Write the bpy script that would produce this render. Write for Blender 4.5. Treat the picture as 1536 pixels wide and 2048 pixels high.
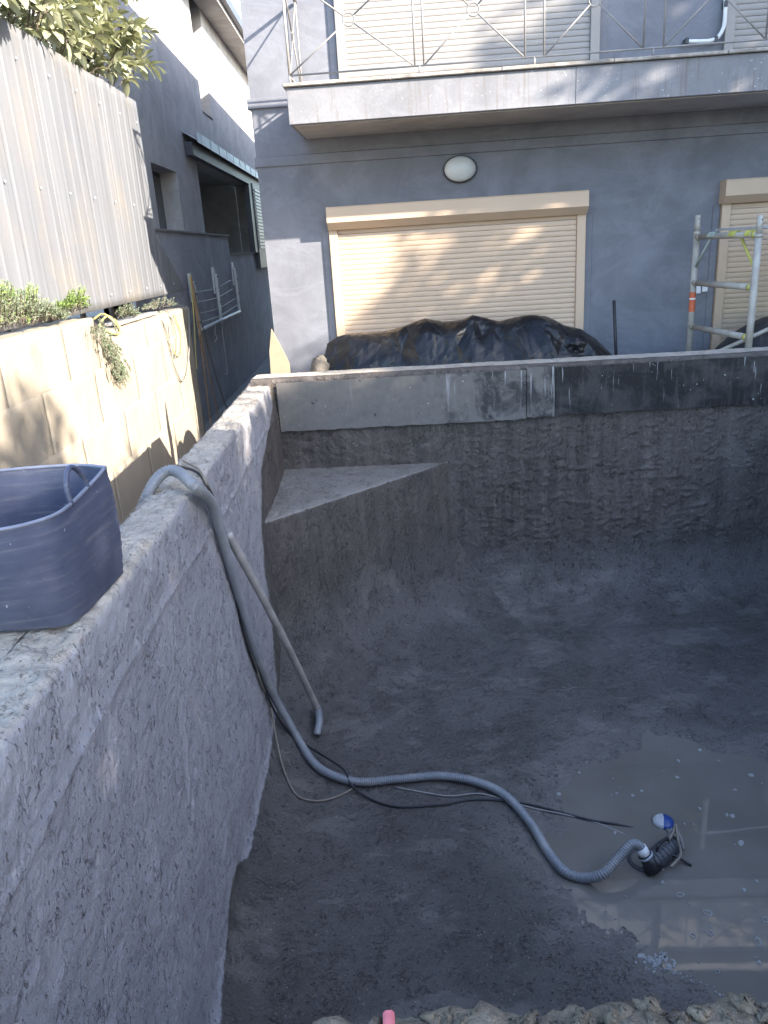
import bpy, math, random
import numpy as np
from mathutils import Vector, Matrix

for o in list(bpy.data.objects):
    bpy.data.objects.remove(o)
scn = bpy.context.scene
COL = scn.collection
rnd = random.Random(7)
R_ = math.radians

# ------------------------------------------------------------------ camera
H = 1.0                                    # lens height above the top of the pool wall (z = 0)
PITCH, ROLL, YAW, FPX = R_(18.94), R_(-3.63), R_(-0.335), 1538.0
fwd = Vector((math.sin(YAW) * math.cos(PITCH), math.cos(YAW) * math.cos(PITCH), -math.sin(PITCH)))
rt0 = Vector((math.cos(YAW), -math.sin(YAW), 0))
up0 = rt0.cross(fwd)
RT = rt0 * math.cos(ROLL) + up0 * math.sin(ROLL)
UP = -rt0 * math.sin(ROLL) + up0 * math.cos(ROLL)
cam_d = bpy.data.cameras.new('camera')
cam = bpy.data.objects.new('camera', cam_d)
COL.objects.link(cam)
m3 = Matrix((RT, UP, -fwd)).transposed()
cam.matrix_world = Matrix.Translation((0, 0, H)) @ m3.to_4x4()
cam_d.sensor_fit = 'VERTICAL'
cam_d.sensor_height = 36.0
cam_d.lens = FPX / 2048.0 * 36.0
cam_d.clip_start, cam_d.clip_end = 0.05, 2000
scn.camera = cam

# ------------------------------------------------------------------ light
FY = R_(-3.03)                             # the house front is turned 3 degrees off the pool axis
FX = Vector((math.cos(FY), math.sin(FY), 0))
FN = Vector((-math.sin(FY), math.cos(FY), 0))
SUN = (FX * -1.84 + FN * 1.0 + Vector((0, 0, -1.02))).normalized()      # direction the light travels
ELEV = math.asin(-SUN.z)
AZ = math.atan2(-SUN.x, -SUN.y)            # compass direction towards the sun, from +y clockwise
w = bpy.data.worlds.new('World')
scn.world = w
w.use_nodes = True
nt = w.node_tree
bg = nt.nodes['Background']
sky = nt.nodes.new('ShaderNodeTexSky')
sky.sky_type = 'NISHITA'
sky.sun_disc = False
sky.sun_elevation = ELEV
sky.sun_rotation = AZ
sky.air_density, sky.dust_density, sky.ozone_density = 0.95, 1.1, 2.2
nt.links.new(sky.outputs[0], bg.inputs[0])
bg.inputs[1].default_value = 0.15
sl = bpy.data.lights.new('sun', 'SUN')
sl.energy = 3.4
sl.angle = R_(0.53)
sl.color = (1.0, 0.92, 0.81)
so = bpy.data.objects.new('sun', sl)
COL.objects.link(so)
so.rotation_euler = SUN.to_track_quat('-Z', 'Y').to_euler()
so.location = (20, -12, 14)
vs = scn.view_settings
vs.view_transform = 'Standard'
vs.look = 'None'
vs.gamma = 1.0
vs.exposure = 2.5
vs.use_curve_mapping = False
scn.cycles.max_bounces = 8

# ------------------------------------------------------------------ places: image direction -> point on a real plane
def ray(x, y):
    return RT * (x - 768) + UP * (1024 - y) + fwd * FPX
CAM = Vector((0, 0, H))
def onz(x, y, z):
    d = ray(x, y); return CAM + d * ((z - H) / d.z)
def onx(x, y, X):
    d = ray(x, y); return CAM + d * (X / d.x)
def onf(x, y, D):
    d = ray(x, y); return CAM + d * (D / d.dot(FN))
def fuz(x, y, D):                          # (along the front, height)
    p = onf(x, y, D); return p.dot(FX), p.z
def W(u, d, z):                            # house front frame -> world
    return FX * u + FN * d + Vector((0, 0, z))

# ------------------------------------------------------------------ numpy noise
def _h(i, j, k, s):
    n = (i * 374761393 + j * 668265263 + k * 2147483647 % 4294967291 + s * 974634611) & 0xFFFFFFFF
    n = ((n ^ (n >> 13)) * 1274126177) & 0xFFFFFFFF
    n = ((n ^ (n >> 15)) * 2246822519) & 0xFFFFFFFF
    return ((n ^ (n >> 16)) & 0xFFFF) / 65535.0
def vnoise(p, s=0):
    p = np.asarray(p, dtype=np.float64)
    i = np.floor(p).astype(np.int64); f = p - i
    f = f * f * f * (f * (f * 6 - 15) + 10)
    r = 0
    for a in (0, 1):
        for b in (0, 1):
            for c in (0, 1):
                wgt = (f[..., 0] if a else 1 - f[..., 0]) * (f[..., 1] if b else 1 - f[..., 1]) * (f[..., 2] if c else 1 - f[..., 2])
                r = r + wgt * _h(i[..., 0] + a + 5000, i[..., 1] + b + 5000, i[..., 2] * 3 + c * 3 + 5000, s)
    return r * 2 - 1
def fbm(p, o=3, s=0):
    r = 0; a = 1.0; t = 0
    p = np.asarray(p, dtype=np.float64)
    for k in range(o):
        r = r + a * vnoise(p * (2.03 ** k) + 17.3 * k, s + k); t += a; a *= 0.5
    return r / t
def smooth(a, b, x):
    t = np.clip((x - a) / (b - a), 0, 1); return t * t * (3 - 2 * t)

# ------------------------------------------------------------------ mesh builder
class MB:
    def __init__(self): self.v = []; self.f = []
    def add(self, vs_, fs_):
        n = len(self.v)
        self.v += [tuple(q) for q in vs_]
        self.f += [tuple(i + n for i in q) for q in fs_]
        return self
    def box(self, a, b, xf=None, bev=0.0):
        x0, y0, z0 = a; x1, y1, z1 = b
        if bev <= 0:
            c = [(x0, y0, z0), (x1, y0, z0), (x1, y1, z0), (x0, y1, z0), (x0, y0, z1), (x1, y0, z1), (x1, y1, z1), (x0, y1, z1)]
            f = [(0, 3, 2, 1), (4, 5, 6, 7), (0, 1, 5, 4), (1, 2, 6, 5), (2, 3, 7, 6), (3, 0, 4, 7)]
        else:
            e = bev; c = []; f = []
            idx = {}
            for sx, X in ((0, x0), (1, x1)):
                for sy, Y in ((0, y0), (1, y1)):
                    for sz, Z in ((0, z0), (1, z1)):
                        dx = e if sx == 0 else -e; dy = e if sy == 0 else -e; dz = e if sz == 0 else -e
                        for k, q in enumerate(((X, Y + dy, Z + dz), (X + dx, Y, Z + dz), (X + dx, Y + dy, Z))):
                            idx[(sx, sy, sz, k)] = len(c); c.append(q)
            I = idx
            for s in (0, 1):
                q = [I[(s, 0, 0, 0)], I[(s, 1, 0, 0)], I[(s, 1, 1, 0)], I[(s, 0, 1, 0)]]; f.append(tuple(q if s else q[::-1]))
                q = [I[(0, s, 0, 1)], I[(1, s, 0, 1)], I[(1, s, 1, 1)], I[(0, s, 1, 1)]]; f.append(tuple(q[::-1] if s else q))
                q = [I[(0, 0, s, 2)], I[(1, 0, s, 2)], I[(1, 1, s, 2)], I[(0, 1, s, 2)]]; f.append(tuple(q if s else q[::-1]))
            for a_ in (0, 1):
                for b_ in (0, 1):
                    f.append((I[(a_, b_, 0, 0)], I[(a_, b_, 1, 0)], I[(a_, b_, 1, 1)], I[(a_, b_, 0, 1)]))
                    f.append((I[(a_, 0, b_, 0)], I[(a_, 1, b_, 0)], I[(a_, 1, b_, 2)], I[(a_, 0, b_, 2)]))
                    f.append((I[(0, a_, b_, 1)], I[(1, a_, b_, 1)], I[(1, a_, b_, 2)], I[(0, a_, b_, 2)]))
                    for c_ in (0, 1):
                        f.append((I[(a_, b_, c_, 0)], I[(a_, b_, c_, 1)], I[(a_, b_, c_, 2)]))
        if xf: c = [xf(*q) for q in c]
        return self.add(c, f)
    def tube(self, pts, r, n=10, caps=True):
        pts = [Vector(p) for p in pts]; k = len(pts)
        rs = r if isinstance(r, (list, tuple, np.ndarray)) else [r] * k
        t0 = (pts[1] - pts[0]).normalized()
        a = Vector((0, 0, 1)) if abs(t0.z) < .9 else Vector((1, 0, 0))
        nrm = t0.cross(a).normalized()
        vs_, fs_ = [], []
        for i in range(k):
            t = (pts[min(i + 1, k - 1)] - pts[max(i - 1, 0)])
            if t.length < 1e-9: t = t0.copy()
            t.normalize()
            nrm = (nrm - t * nrm.dot(t))
            if nrm.length < 1e-6: nrm = t.cross(Vector((.3, .8, .5)))
            nrm.normalize(); b = t.cross(nrm)
            for j in range(n):
                g = 2 * math.pi * j / n
                vs_.append(pts[i] + (nrm * math.cos(g) + b * math.sin(g)) * rs[i])
        for i in range(k - 1):
            for j in range(n):
                fs_.append((i * n + j, i * n + (j + 1) % n, (i + 1) * n + (j + 1) % n, (i + 1) * n + j))
        if caps:
            fs_.append(tuple(range(n - 1, -1, -1))); fs_.append(tuple((k - 1) * n + j for j in range(n)))
        return self.add(vs_, fs_)
    def prism(self, poly, d, xf=None):
        """poly: 2D points -> extruded along third axis over the range d, through xf(a, b, c)"""
        n = len(poly)
        c = [(p[0], p[1], d[0]) for p in poly] + [(p[0], p[1], d[1]) for p in poly]
        f = [tuple(range(n - 1, -1, -1)), tuple(range(n, 2 * n))]
        for i in range(n):
            j = (i + 1) % n; f.append((i, j, n + j, n + i))
        if xf: c = [xf(*q) for q in c]
        return self.add(c, f)
    def lathe(self, prof, n=24, xf=None):
        vs_, fs_ = [], []
        for r, z in prof:
            for j in range(n):
                g = 2 * math.pi * j / n; vs_.append((r * math.cos(g), r * math.sin(g), z))
        for i in range(len(prof) - 1):
            for j in range(n):
                fs_.append((i * n + j, i * n + (j + 1) % n, (i + 1) * n + (j + 1) % n, (i + 1) * n + j))
        fs_.append(tuple(range(n - 1, -1, -1))); fs_.append(tuple((len(prof) - 1) * n + j for j in range(n)))
        if xf: vs_ = [xf(*q) for q in vs_]
        return self.add(vs_, fs_)
    def mesh(self, name, smooth_=False):
        me = bpy.data.meshes.new(name)
        me.from_pydata(self.v, [], self.f); me.validate()
        import bmesh
        bm = bmesh.new(); bm.from_mesh(me); bmesh.ops.recalc_face_normals(bm, faces=bm.faces); bm.to_mesh(me); bm.free()
        if smooth_: me.polygons.foreach_set('use_smooth', [True] * len(me.polygons))
        return me

def grid_mesh(name, P, smooth_=True, flip=False, attrs=None):
    """P: (n, m, 3) array of points"""
    n, m = P.shape[:2]
    me = bpy.data.meshes.new(name)
    idx = np.arange(n * m).reshape(n, m)
    q = np.stack([idx[:-1, :-1], idx[1:, :-1], idx[1:, 1:], idx[:-1, 1:]], -1).reshape(-1, 4)
    if flip: q = q[:, ::-1]
    k = len(q)
    me.vertices.add(n * m); me.vertices.foreach_set('co', P.reshape(-1).astype(np.float32))
    me.loops.add(k * 4); me.loops.foreach_set('vertex_index', q.reshape(-1).astype(np.int32))
    me.polygons.add(k); me.polygons.foreach_set('loop_start', np.arange(0, k * 4, 4, dtype=np.int32))
    me.polygons.foreach_set('use_smooth', np.full(k, smooth_, dtype=bool))
    me.update(calc_edges=True)
    for nm, arr in (attrs or {}).items():
        at = me.attributes.new(nm, 'FLOAT', 'POINT'); at.data.foreach_set('value', arr.reshape(-1).astype(np.float32))
    me.validate()
    return me

def quads_mesh(name, Q, smooth_=False):
    """Q: (k, 4, 3) loose quads"""
    k = len(Q)
    me = bpy.data.meshes.new(name)
    me.vertices.add(k * 4); me.vertices.foreach_set('co', Q.reshape(-1).astype(np.float32))
    me.loops.add(k * 4); me.loops.foreach_set('vertex_index', np.arange(k * 4, dtype=np.int32))
    me.polygons.add(k); me.polygons.foreach_set('loop_start', np.arange(0, k * 4, 4, dtype=np.int32))
    me.update(calc_edges=True)
    return me

def link(name, me, mat=None, parent=None, loc=None, rotz=None):
    o = bpy.data.objects.new(name, me); COL.objects.link(o)
    if mat is not None and me is not None and len(me.materials) == 0: me.materials.append(mat)
    if loc is not None: o.location = loc
    if rotz is not None: o.rotation_euler = (0, 0, rotz)
    if parent is not None:
        o.parent = parent
        p = parent; M = Matrix.Identity(4)
        while p is not None:
            M = (Matrix.Translation(p.location) @ p.rotation_euler.to_matrix().to_4x4() if p.type == 'EMPTY' or True else M)
            break
        o.matrix_parent_inverse = (WM[parent.name]).inverted()
    base = Matrix.Translation(o.location) @ o.rotation_euler.to_matrix().to_4x4()
    WM[o.name] = base
    return o
WM = {}
def obj(name, mb, mat, parent=None, smooth_=False):
    return link(name, mb.mesh(name, smooth_), mat, parent)
def tag(o, label=None, cat=None, group=None, kind=None):
    if label: o['label'] = label
    if cat: o['category'] = cat
    if group: o['group'] = group
    if kind: o['kind'] = kind
    return o
def thing(name, label, cat, loc=(0, 0, 0), group=None):
    o = link(name, None, None, None, loc); o.empty_display_size = 0.1
    return tag(o, label, cat, group)
def spline(pts, step=0.02):
    """Catmull-Rom through the points, evenly resampled"""
    P = [Vector(p) for p in pts]
    P = [P[0] * 2 - P[1]] + P + [P[-1] * 2 - P[-2]]
    out = []
    for i in range(1, len(P) - 2):
        a, b, c, d = P[i - 1:i + 3]
        n = max(4, int((c - b).length / 0.01))
        for k in range(n):
            t = k / n
            out.append(0.5 * ((2 * b) + (c - a) * t + (2 * a - 5 * b + 4 * c - d) * t * t + (3 * b - a - 3 * c + d) * t ** 3))
    out.append(P[-2])
    L = [0]
    for i in range(1, len(out)): L.append(L[-1] + (out[i] - out[i - 1]).length)
    n = max(2, int(L[-1] / step)); res = []; j = 0
    for k in range(n + 1):
        s = L[-1] * k / n
        while j < len(L) - 2 and L[j + 1] < s: j += 1
        t = (s - L[j]) / max(1e-9, L[j + 1] - L[j]); res.append(out[j].lerp(out[j + 1], min(1, max(0, t))))
    return res

# ------------------------------------------------------------------ materials
class NT:
    def __init__(self, name):
        self.m = bpy.data.materials.new(name); self.m.use_nodes = True
        self.t = self.m.node_tree; self.b = self.t.nodes['Principled BSDF']
        self.co = None
    def n(self, ty, **kw):
        x = self.t.nodes.new(ty)
        for k, v in kw.items(): setattr(x, k, v)
        return x
    def l(self, a, b): self.t.links.new(a, b); return self
    def coord(self, scale=(1, 1, 1), rot=(0, 0, 0)):
        g = self.n('ShaderNodeNewGeometry'); mp = self.n('ShaderNodeMapping')
        mp.inputs['Scale'].default_value = scale; mp.inputs['Rotation'].default_value = rot
        self.l(g.outputs['Position'], mp.inputs['Vector']); return mp.outputs[0]
    def noise(self, sc, det=4, rough=.55, vec=None, dist=0.0):
        x = self.n('ShaderNodeTexNoise'); x.inputs['Scale'].default_value = sc; x.inputs['Detail'].default_value = det
        x.inputs['Roughness'].default_value = rough; x.inputs['Distortion'].default_value = dist
        if vec is None:
            if self.co is None: self.co = self.coord()
            vec = self.co
        self.l(vec, x.inputs['Vector']); return x.outputs['Fac']
    def voro(self, sc, vec=None, feat='F1'):
        x = self.n('ShaderNodeTexVoronoi', feature=feat); x.inputs['Scale'].default_value = sc
        if vec is None:
            if self.co is None: self.co = self.coord()
            vec = self.co
        self.l(vec, x.inputs['Vector']); return x.outputs['Distance']
    def ramp(self, fac, *st):
        x = self.n('ShaderNodeValToRGB'); r = x.color_ramp
        while len(r.elements) < len(st): r.elements.new(0.5)
        for e, (p, c) in zip(r.elements, st):
            e.position = p; e.color = (c, c, c, 1) if isinstance(c, (int, float)) else (*c, 1)
        self.l(fac, x.inputs[0]); return x.outputs[0]
    def mix(self, fac, a, b, mode='MIX'):
        x = self.n('ShaderNodeMix', data_type='RGBA', blend_type=mode)
        for s, v in ((0, fac), (6, a), (7, b)):
            if isinstance(v, bpy.types.NodeSocket): self.l(v, x.inputs[s])
            elif s == 0: x.inputs[0].default_value = v
            else: x.inputs[s].default_value = (*v, 1) if not isinstance(v, (int, float)) else (v, v, v, 1)
        return x.outputs[2]
    def math(self, op, a, b=0.0, clamp=False):
        x = self.n('ShaderNodeMath', operation=op, use_clamp=clamp)
        for s, v in ((0, a), (1, b)):
            if isinstance(v, bpy.types.NodeSocket): self.l(v, x.inputs[s])
            else: x.inputs[s].default_value = v
        return x.outputs[0]
    def attr(self, name):
        x = self.n('ShaderNodeAttribute', attribute_name=name); return x.outputs['Fac']
    def col(self, v):
        if isinstance(v, bpy.types.NodeSocket): self.l(v, self.b.inputs['Base Color'])
        else: self.b.inputs['Base Color'].default_value = (*v, 1)
        return self
    def rough(self, v):
        if isinstance(v, bpy.types.NodeSocket): self.l(v, self.b.inputs['Roughness'])
        else: self.b.inputs['Roughness'].default_value = v
        return self
    def spec(self, v):
        if isinstance(v, bpy.types.NodeSocket): self.l(v, self.b.inputs['Specular IOR Level'])
        else: self.b.inputs['Specular IOR Level'].default_value = v
        return self
    def metal(self, v): self.b.inputs['Metallic'].default_value = v; return self
    def bump(self, h, dist=.01, strength=1.0):
        x = self.n('ShaderNodeBump'); x.inputs['Strength'].default_value = strength; x.inputs['Distance'].default_value = dist
        self.l(h, x.inputs['Height'])
        src = self.b.inputs['Normal'].links
        if src: self.l(src[0].from_socket, x.inputs['Normal'])
        self.l(x.outputs[0], self.b.inputs['Normal']); return self

def simple(name, c, rough=.6, var=.12, sc=6, bump=0.0, bsc=80, metal=0.0, spec=.5, dirt=None, dsc=2.0):
    m = NT(name)
    k = tuple(x * (1 - var) for x in c); j = tuple(min(1, x * (1 + var)) for x in c)
    col = m.mix(m.ramp(m.noise(sc, 5), (.3, 0.0), (.7, 1.0)), k, j)
    if dirt: col = m.mix(m.ramp(m.noise(dsc, 6, .65), (.48, 0.0), (.7, .8)), col, dirt)
    m.col(col).rough(m.ramp(m.noise(sc * 2, 3), (.2, max(.02, rough - .08)), (.8, min(1, rough + .08)))).metal(metal).spec(spec)
    if bump: m.bump(m.noise(bsc, 4), bump)
    return m.m

def mat_pool():
    """rough sprayed concrete: pale and dry or dark and wet after the 'wet' attribute"""
    m = NT('sprayed_concrete')
    wet = m.attr('wet'); brown = m.attr('brown'); pud = m.attr('slick'); top = m.attr('cap')
    pale = m.attr('pale')
    edge = m.math('ADD', wet, m.math('MULTIPLY', m.math('SUBTRACT', m.noise(7, 6, .75), .5), 1.1))
    wm = m.ramp(edge, (.36, 0.0), (.62, 1.0))
    n1 = m.noise(2.2, 6, .6); n2 = m.noise(60, 4, .7); n3 = m.noise(14, 6, .72)
    # worm-like pits left by the spray: thin bands of a noise, in patches, coarse and fine
    gv = m.coord((1, 1, .55))
    pn = m.noise(34, 3, .6, gv); pit = m.ramp(m.math('ABSOLUTE', m.math('SUBTRACT', pn, .5)), (.008, 1.0), (.022, 0.0))
    pit = m.math('MULTIPLY', pit, m.ramp(m.noise(9, 4, .65), (.50, 0.0), (.60, 1.0)))
    pb = m.ramp(m.noise(58, 2, .5, gv), (.30, 1.0), (.345, 0.0))
    pits = m.math('MAXIMUM', m.math('MULTIPLY', pit, .9), pb)
    dry = m.mix(m.ramp(n1, (.3, 0.0), (.72, 1.0)), (.355, .340, .350), (.415, .398, .410))
    dry = m.mix(m.ramp(n3, (.6, 0.0), (.75, .3)), dry, (.48, .46, .465))
    dry = m.mix(m.ramp(n3, (.25, .25), (.40, 0.0)), dry, (.31, .285, .285))
    dry = m.mix(m.math('MULTIPLY', pits, .8), dry, (.15, .13, .125))
    capc = m.mix(m.ramp(n3, (.35, 0.0), (.65, 1.0)), (.40, .345, .28), (.55, .485, .405))
    capc = m.mix(m.math('MULTIPLY', pits, .7), capc, (.2, .17, .14))
    dry = m.mix(top, dry, capc)
    sv = m.coord((5, 5, .35)); st = m.noise(2.6, 5, .6, sv)
    # trowelled patches with an edge of their own
    patch = m.ramp(m.noise(1.5, 5, .6), (.47, 0.0), (.54, 1.0))
    patch2 = m.ramp(m.noise(2.2, 5, .6, m.coord((1, 1.6, 1), (0, 0, .5))), (.55, 0.0), (.60, 1.0))
    wc = m.mix(patch, (.100, .089, .080), (.120, .107, .097))
    wc = m.mix(m.math('MULTIPLY', patch2, .22), wc, (.19, .165, .142))
    wb = m.mix(m.ramp(st, (.35, 0.0), (.68, 1.0)), (.085, .070, .060), (.145, .121, .104))
    wc = m.mix(brown, wc, wb)
    wc = m.mix(m.math('MULTIPLY', m.ramp(n3, (.27, .75), (.44, 0.0)), m.ramp(m.noise(3.3, 3), (.42, 0.0), (.6, 1.0))), wc, (.05, .046, .044))
    wc = m.mix(m.math('MULTIPLY', pale, m.ramp(n3, (.3, .65), (.6, 1.0))), wc, (.29, .26, .225))
    wc = m.mix(m.math('MULTIPLY', pits, .75), wc, (.032, .028, .026))
    wc = m.mix(m.ramp(m.noise(105, 2, .5), (.685, 0.0), (.72, .75)), wc, (.38, .36, .34))
    m.col(m.mix(wm, dry, wc))
    rw = m.ramp(n3, (.3, .42), (.7, .7))
    rw = m.mix(pud, rw, .26)
    m.rough(m.mix(wm, .92, rw)).spec(m.mix(wm, .2, .32))
    lump = m.noise(30, 6, .72, gv)
    m.bump(m.noise(11, 4, .6), .012, .5)
    hgt = m.math('SUBTRACT', lump, m.math('MULTIPLY', pits, .35))
    x = m.math('MULTIPLY', hgt, m.math('SUBTRACT', 1.0, m.math('MULTIPLY', m.math('MAXIMUM', pud, m.math('MULTIPLY', patch2, .7)), .75)))
    m.bump(x, .021, 1.0)
    return m.m

def mat_render(name, c, bands=None):
    m = NT(name)
    sv = m.coord((1.2, 1.2, .35))
    n1 = m.noise(1.3, 5, .6, None, 1.2); n2 = m.noise(2.2, 5, .6, sv); n3 = m.noise(45, 4)
    col = m.mix(m.ramp(n1, (.35, 0.0), (.65, 1.0)), tuple(x * .84 for x in c), tuple(x * 1.12 for x in c))
    sw = m.noise(.9, 4, .55, m.coord((1, 1, 2.2)), 3.5)
    col = m.mix(m.ramp(sw, (.50, 0.0), (.60, .18), (.70, 0.0)), col, tuple(min(1, x * 1.6) for x in c))
    col = m.mix(m.ramp(n2, (.52, 0.0), (.72, .35)), col, tuple(min(1, x * 1.4) for x in c))
    col = m.mix(m.ramp(n3, (.3, .25), (.5, 0.0)), col, tuple(x * .75 for x in c))
    if bands:
        dr = m.noise(3.0, 5, .65, m.coord((7, 7, .5)))
        col = m.mix(m.ramp(dr, (.56, 0.0), (.70, .6)), col, (.16, .13, .105))
        col = m.mix(m.ramp(m.noise(48, 2, .5), (.71, 0.0), (.74, .85)), col, (.6, .59, .57))
    m.col(col).rough(.82).spec(.3).bump(n3, .0025, .6).bump(m.noise(3, 3), .006, .4)
    return m.m

def mat_retain():
    m = NT('limestone_render')
    n1 = m.noise(2.1, 6, .65, None, .6); n2 = m.noise(26, 5, .7); sv = m.coord((3, 3, .5)); n3 = m.noise(1.8, 5, .6, sv)
    col = m.mix(m.ramp(n1, (.3, 0.0), (.7, 1.0)), (.275, .235, .18), (.335, .29, .228))
    col = m.mix(m.ramp(n3, (.55, 0.0), (.75, .45)), col, (.25, .21, .16))
    col = m.mix(m.ramp(n2, (.2, .5), (.36, 0.0)), col, (.3, .25, .19))
    m.col(col).rough(.9).spec(.2).bump(n2, .006, .8).bump(m.noise(5, 4), .012, .6)
    return m.m

def mat_board(name, dusty, dark):
    m = NT(name)
    sv = m.coord((9, 9, 1.1)); st = m.noise(3.0, 4, .6, sv); n1 = m.noise(3.5, 6, .65, None, .5)
    sv2 = m.coord((26, 26, 1.6)); dr = m.noise(1.3, 3, .6, sv2); n2 = m.noise(34, 3, .6)
    g = m.n('ShaderNodeNewGeometry'); sp = m.n('ShaderNodeSeparateXYZ'); m.l(g.outputs['Position'], sp.inputs[0])
    xr = m.n('ShaderNodeMapRange'); xr.inputs[1].default_value = -.5; xr.inputs[2].default_value = .9; m.l(sp.outputs[0], xr.inputs[0]); xf_ = xr.outputs[0]
    f0 = m.math('SUBTRACT', m.math('ADD', n1, .30), m.math('MULTIPLY', xf_, .36))
    col = m.mix(m.ramp(f0, (.40, 0.0), (.52, 1.0)), dark, dusty)
    col = m.mix(m.math('MULTIPLY', m.ramp(st, (.54, 0.0), (.66, .5)), xf_), col, tuple(x * 1.35 for x in dusty))
    hi = m.ramp(m.math('ADD', sp.outputs[2], .45), (.1, .15), (.4, 1.0))
    dm = m.math('MULTIPLY', m.math('MULTIPLY', m.ramp(dr, (.62, 0.0), (.67, .8)), hi), xf_)
    col = m.mix(m.ramp(m.noise(11, 6, .7), (.3, .4), (.55, 0.0)), col, tuple(x * .55 for x in dusty))
    col = m.mix(m.ramp(m.noise(24, 5, .7), (.56, 0.0), (.72, .45)), col, tuple(x * 1.45 for x in dusty))
    col = m.mix(dm, col, (.42, .41, .40))
    col = m.mix(m.ramp(n2, (.70, 0.0), (.74, .8)), col, (.5, .49, .47))
    col = m.mix(m.ramp(m.noise(9, 4, .7), (.66, 0.0), (.70, .8)), col, (.02, .02, .022))
    m.col(col).spec(.25).rough(m.ramp(n1, (.3, .5), (.7, .8))).bump(n1, .004, .5).bump(n2, .002, .4)
    return m.m

def mat_galv():
    m = NT('weathered_galvanised_sheet')
    sv = m.coord((3, 3, .25)); st = m.noise(2.6, 5, .6, sv); n1 = m.noise(1.2, 5, .6); n2 = m.noise(70, 3)
    col = m.mix(m.ramp(st, (.35, 0.0), (.65, 1.0)), (.155, .158, .17), (.195, .198, .21))
    col = m.mix(m.math('MULTIPLY', m.ramp(n1, (.5, 0.0), (.68, .8)), m.ramp(n2, (.42, .3), (.6, 1.0))), col, (.25, .215, .17))
    m.col(col).rough(.5).metal(.2).bump(n2, .001, .5)
    return m.m

def mat_leaf(name, a, b, sub=0.25, rough=.45):
    m = NT(name)
    oi = m.n('ShaderNodeObjectInfo'); n1 = m.noise(7, 3); 
    f = m.math('ADD', m.math('MULTIPLY', oi.outputs['Random'], .6), m.math('MULTIPLY', n1, .6), True)
    m.col(m.mix(m.ramp(f, (.25, 0.0), (.8, 1.0)), a, b)).rough(rough)
    tr = m.n('ShaderNodeBsdfTranslucent'); mx = m.n('ShaderNodeMixShader'); mx.inputs[0].default_value = sub
    tr.inputs[0].default_value = (b[0] * 1.2, b[1] * 1.3, b[2] * .6, 1)
    out = m.t.nodes['Material Output']
    m.l(m.b.outputs[0], mx.inputs[1]); m.l(tr.outputs[0], mx.inputs[2]); m.l(mx.outputs[0], out.inputs[0])
    return m.m

def mat_water():
    m = NT('muddy_water')
    n = m.noise(1.6, 4, .6); m.col(m.mix(m.ramp(n, (.35, 0.0), (.65, 1.0)), (.138, .124, .105), (.168, .152, .132)))
    m.rough(.025).spec(.8)
    m.bump(m.noise(5, 2), .0012, .2)
    return m.m

def mat_tarp():
    m = NT('black_plastic_sheet')
    n = m.noise(6, 4); m.col(m.mix(m.ramp(n, (.5, 0.0), (.75, 1.0)), (.008, .008, .009), (.02, .02, .02)))
    m.rough(m.ramp(m.noise(9, 4), (.3, .24), (.7, .40))).spec(.35).bump(m.noise(22, 4, .5, None, 1.0), .008, .5)
    return m.m

def mat_tub():
    m = NT('scuffed_blue_rubber')
    g = m.coord((1, 1, 14)); s = m.noise(5, 5, .65, g); n1 = m.noise(8, 4)
    col = m.mix(m.ramp(n1, (.3, 0.0), (.7, 1.0)), (.060, .068, .108), (.092, .101, .15))
    col = m.mix(m.ramp(s, (.52, 0.0), (.72, .5)), col, (.20, .195, .21))
    col = m.mix(m.ramp(m.noise(55, 3), (.70, 0.0), (.74, .7)), col, (.45, .45, .45))
    m.col(col).rough(.55).bump(s, .0015, .6)
    return m.m

M = {}
M['pool'] = mat_pool()
M['wall'] = mat_render('blue_grey_render', (.185, .188, .207))
M['fascia'] = mat_render('grey_fascia_render', (.22, .215, .22), True)
M['soffit'] = mat_render('soffit_paint', (.38, .355, .335))
M['nwall'] = mat_render('neighbour_render', (.46, .435, .415))
M['nwall_low'] = mat_render('lower_wall_grey', (.42, .41, .43))  # a little darker than the wall above
M['retain'] = mat_retain()
M['board_dust'] = mat_board('dusty_form_ply', (.165, .15, .135), (.045, .042, .041))
M['board_dark'] = mat_board('black_form_ply', (.058, .053, .05), (.018, .017, .017))
M['galv'] = mat_galv()
M['beige'] = simple('beige_aluminium', (.55, .405, .28), .42, .05, 3)
M['cream'] = simple('cream_aluminium', (.29, .265, .24), .42, .05, 3)
M['rail'] = simple('grey_painted_iron', (.23, .215, .20), .45, .15, 14)
M['tile'] = simple('stained_tile_edge', (.33, .29, .245), .7, .3, 9, .004, 60, dirt=(.12, .10, .085), dsc=5)
M['opal'] = simple('opal_glass', (.56, .56, .52), .35, .05, 8)
M['dark'] = simple('dark_plastic', (.05, .052, .058), .5, .2, 10)
M['black'] = simple('black_rubber', (.018, .018, .02), .5, .3, 10)
M['alu'] = simple('scuffed_aluminium_tube', (.40, .37, .315), .5, .18, 10, .001, 60, metal=.0, dirt=(.29, .255, .20), dsc=6)
M['yellow'] = simple('yellow_paint', (.55, .52, .12), .5, .2, 14)
M['green'] = simple('pale_green_cast', (.36, .42, .36), .5, .12, 14)
M['orange'] = simple('orange_sticker', (.62, .14, .06), .5, .1, 30)
M['white'] = simple('white_plastic', (.68, .67, .65), .4, .06, 8)
M['paper'] = simple('white_label', (.75, .75, .75), .6, .05, 20)
M['hose'] = simple('grey_ribbed_hose', (.20, .205, .215), .42, .12, 7, dirt=(.31, .30, .28), dsc=4)
M['pvc'] = simple('dusty_pvc', (.36, .33, .30), .55, .15, 12, dirt=(.22, .185, .16), dsc=7)
M['rope'] = simple('tan_rope', (.22, .185, .145), .8, .2, 30)
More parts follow.
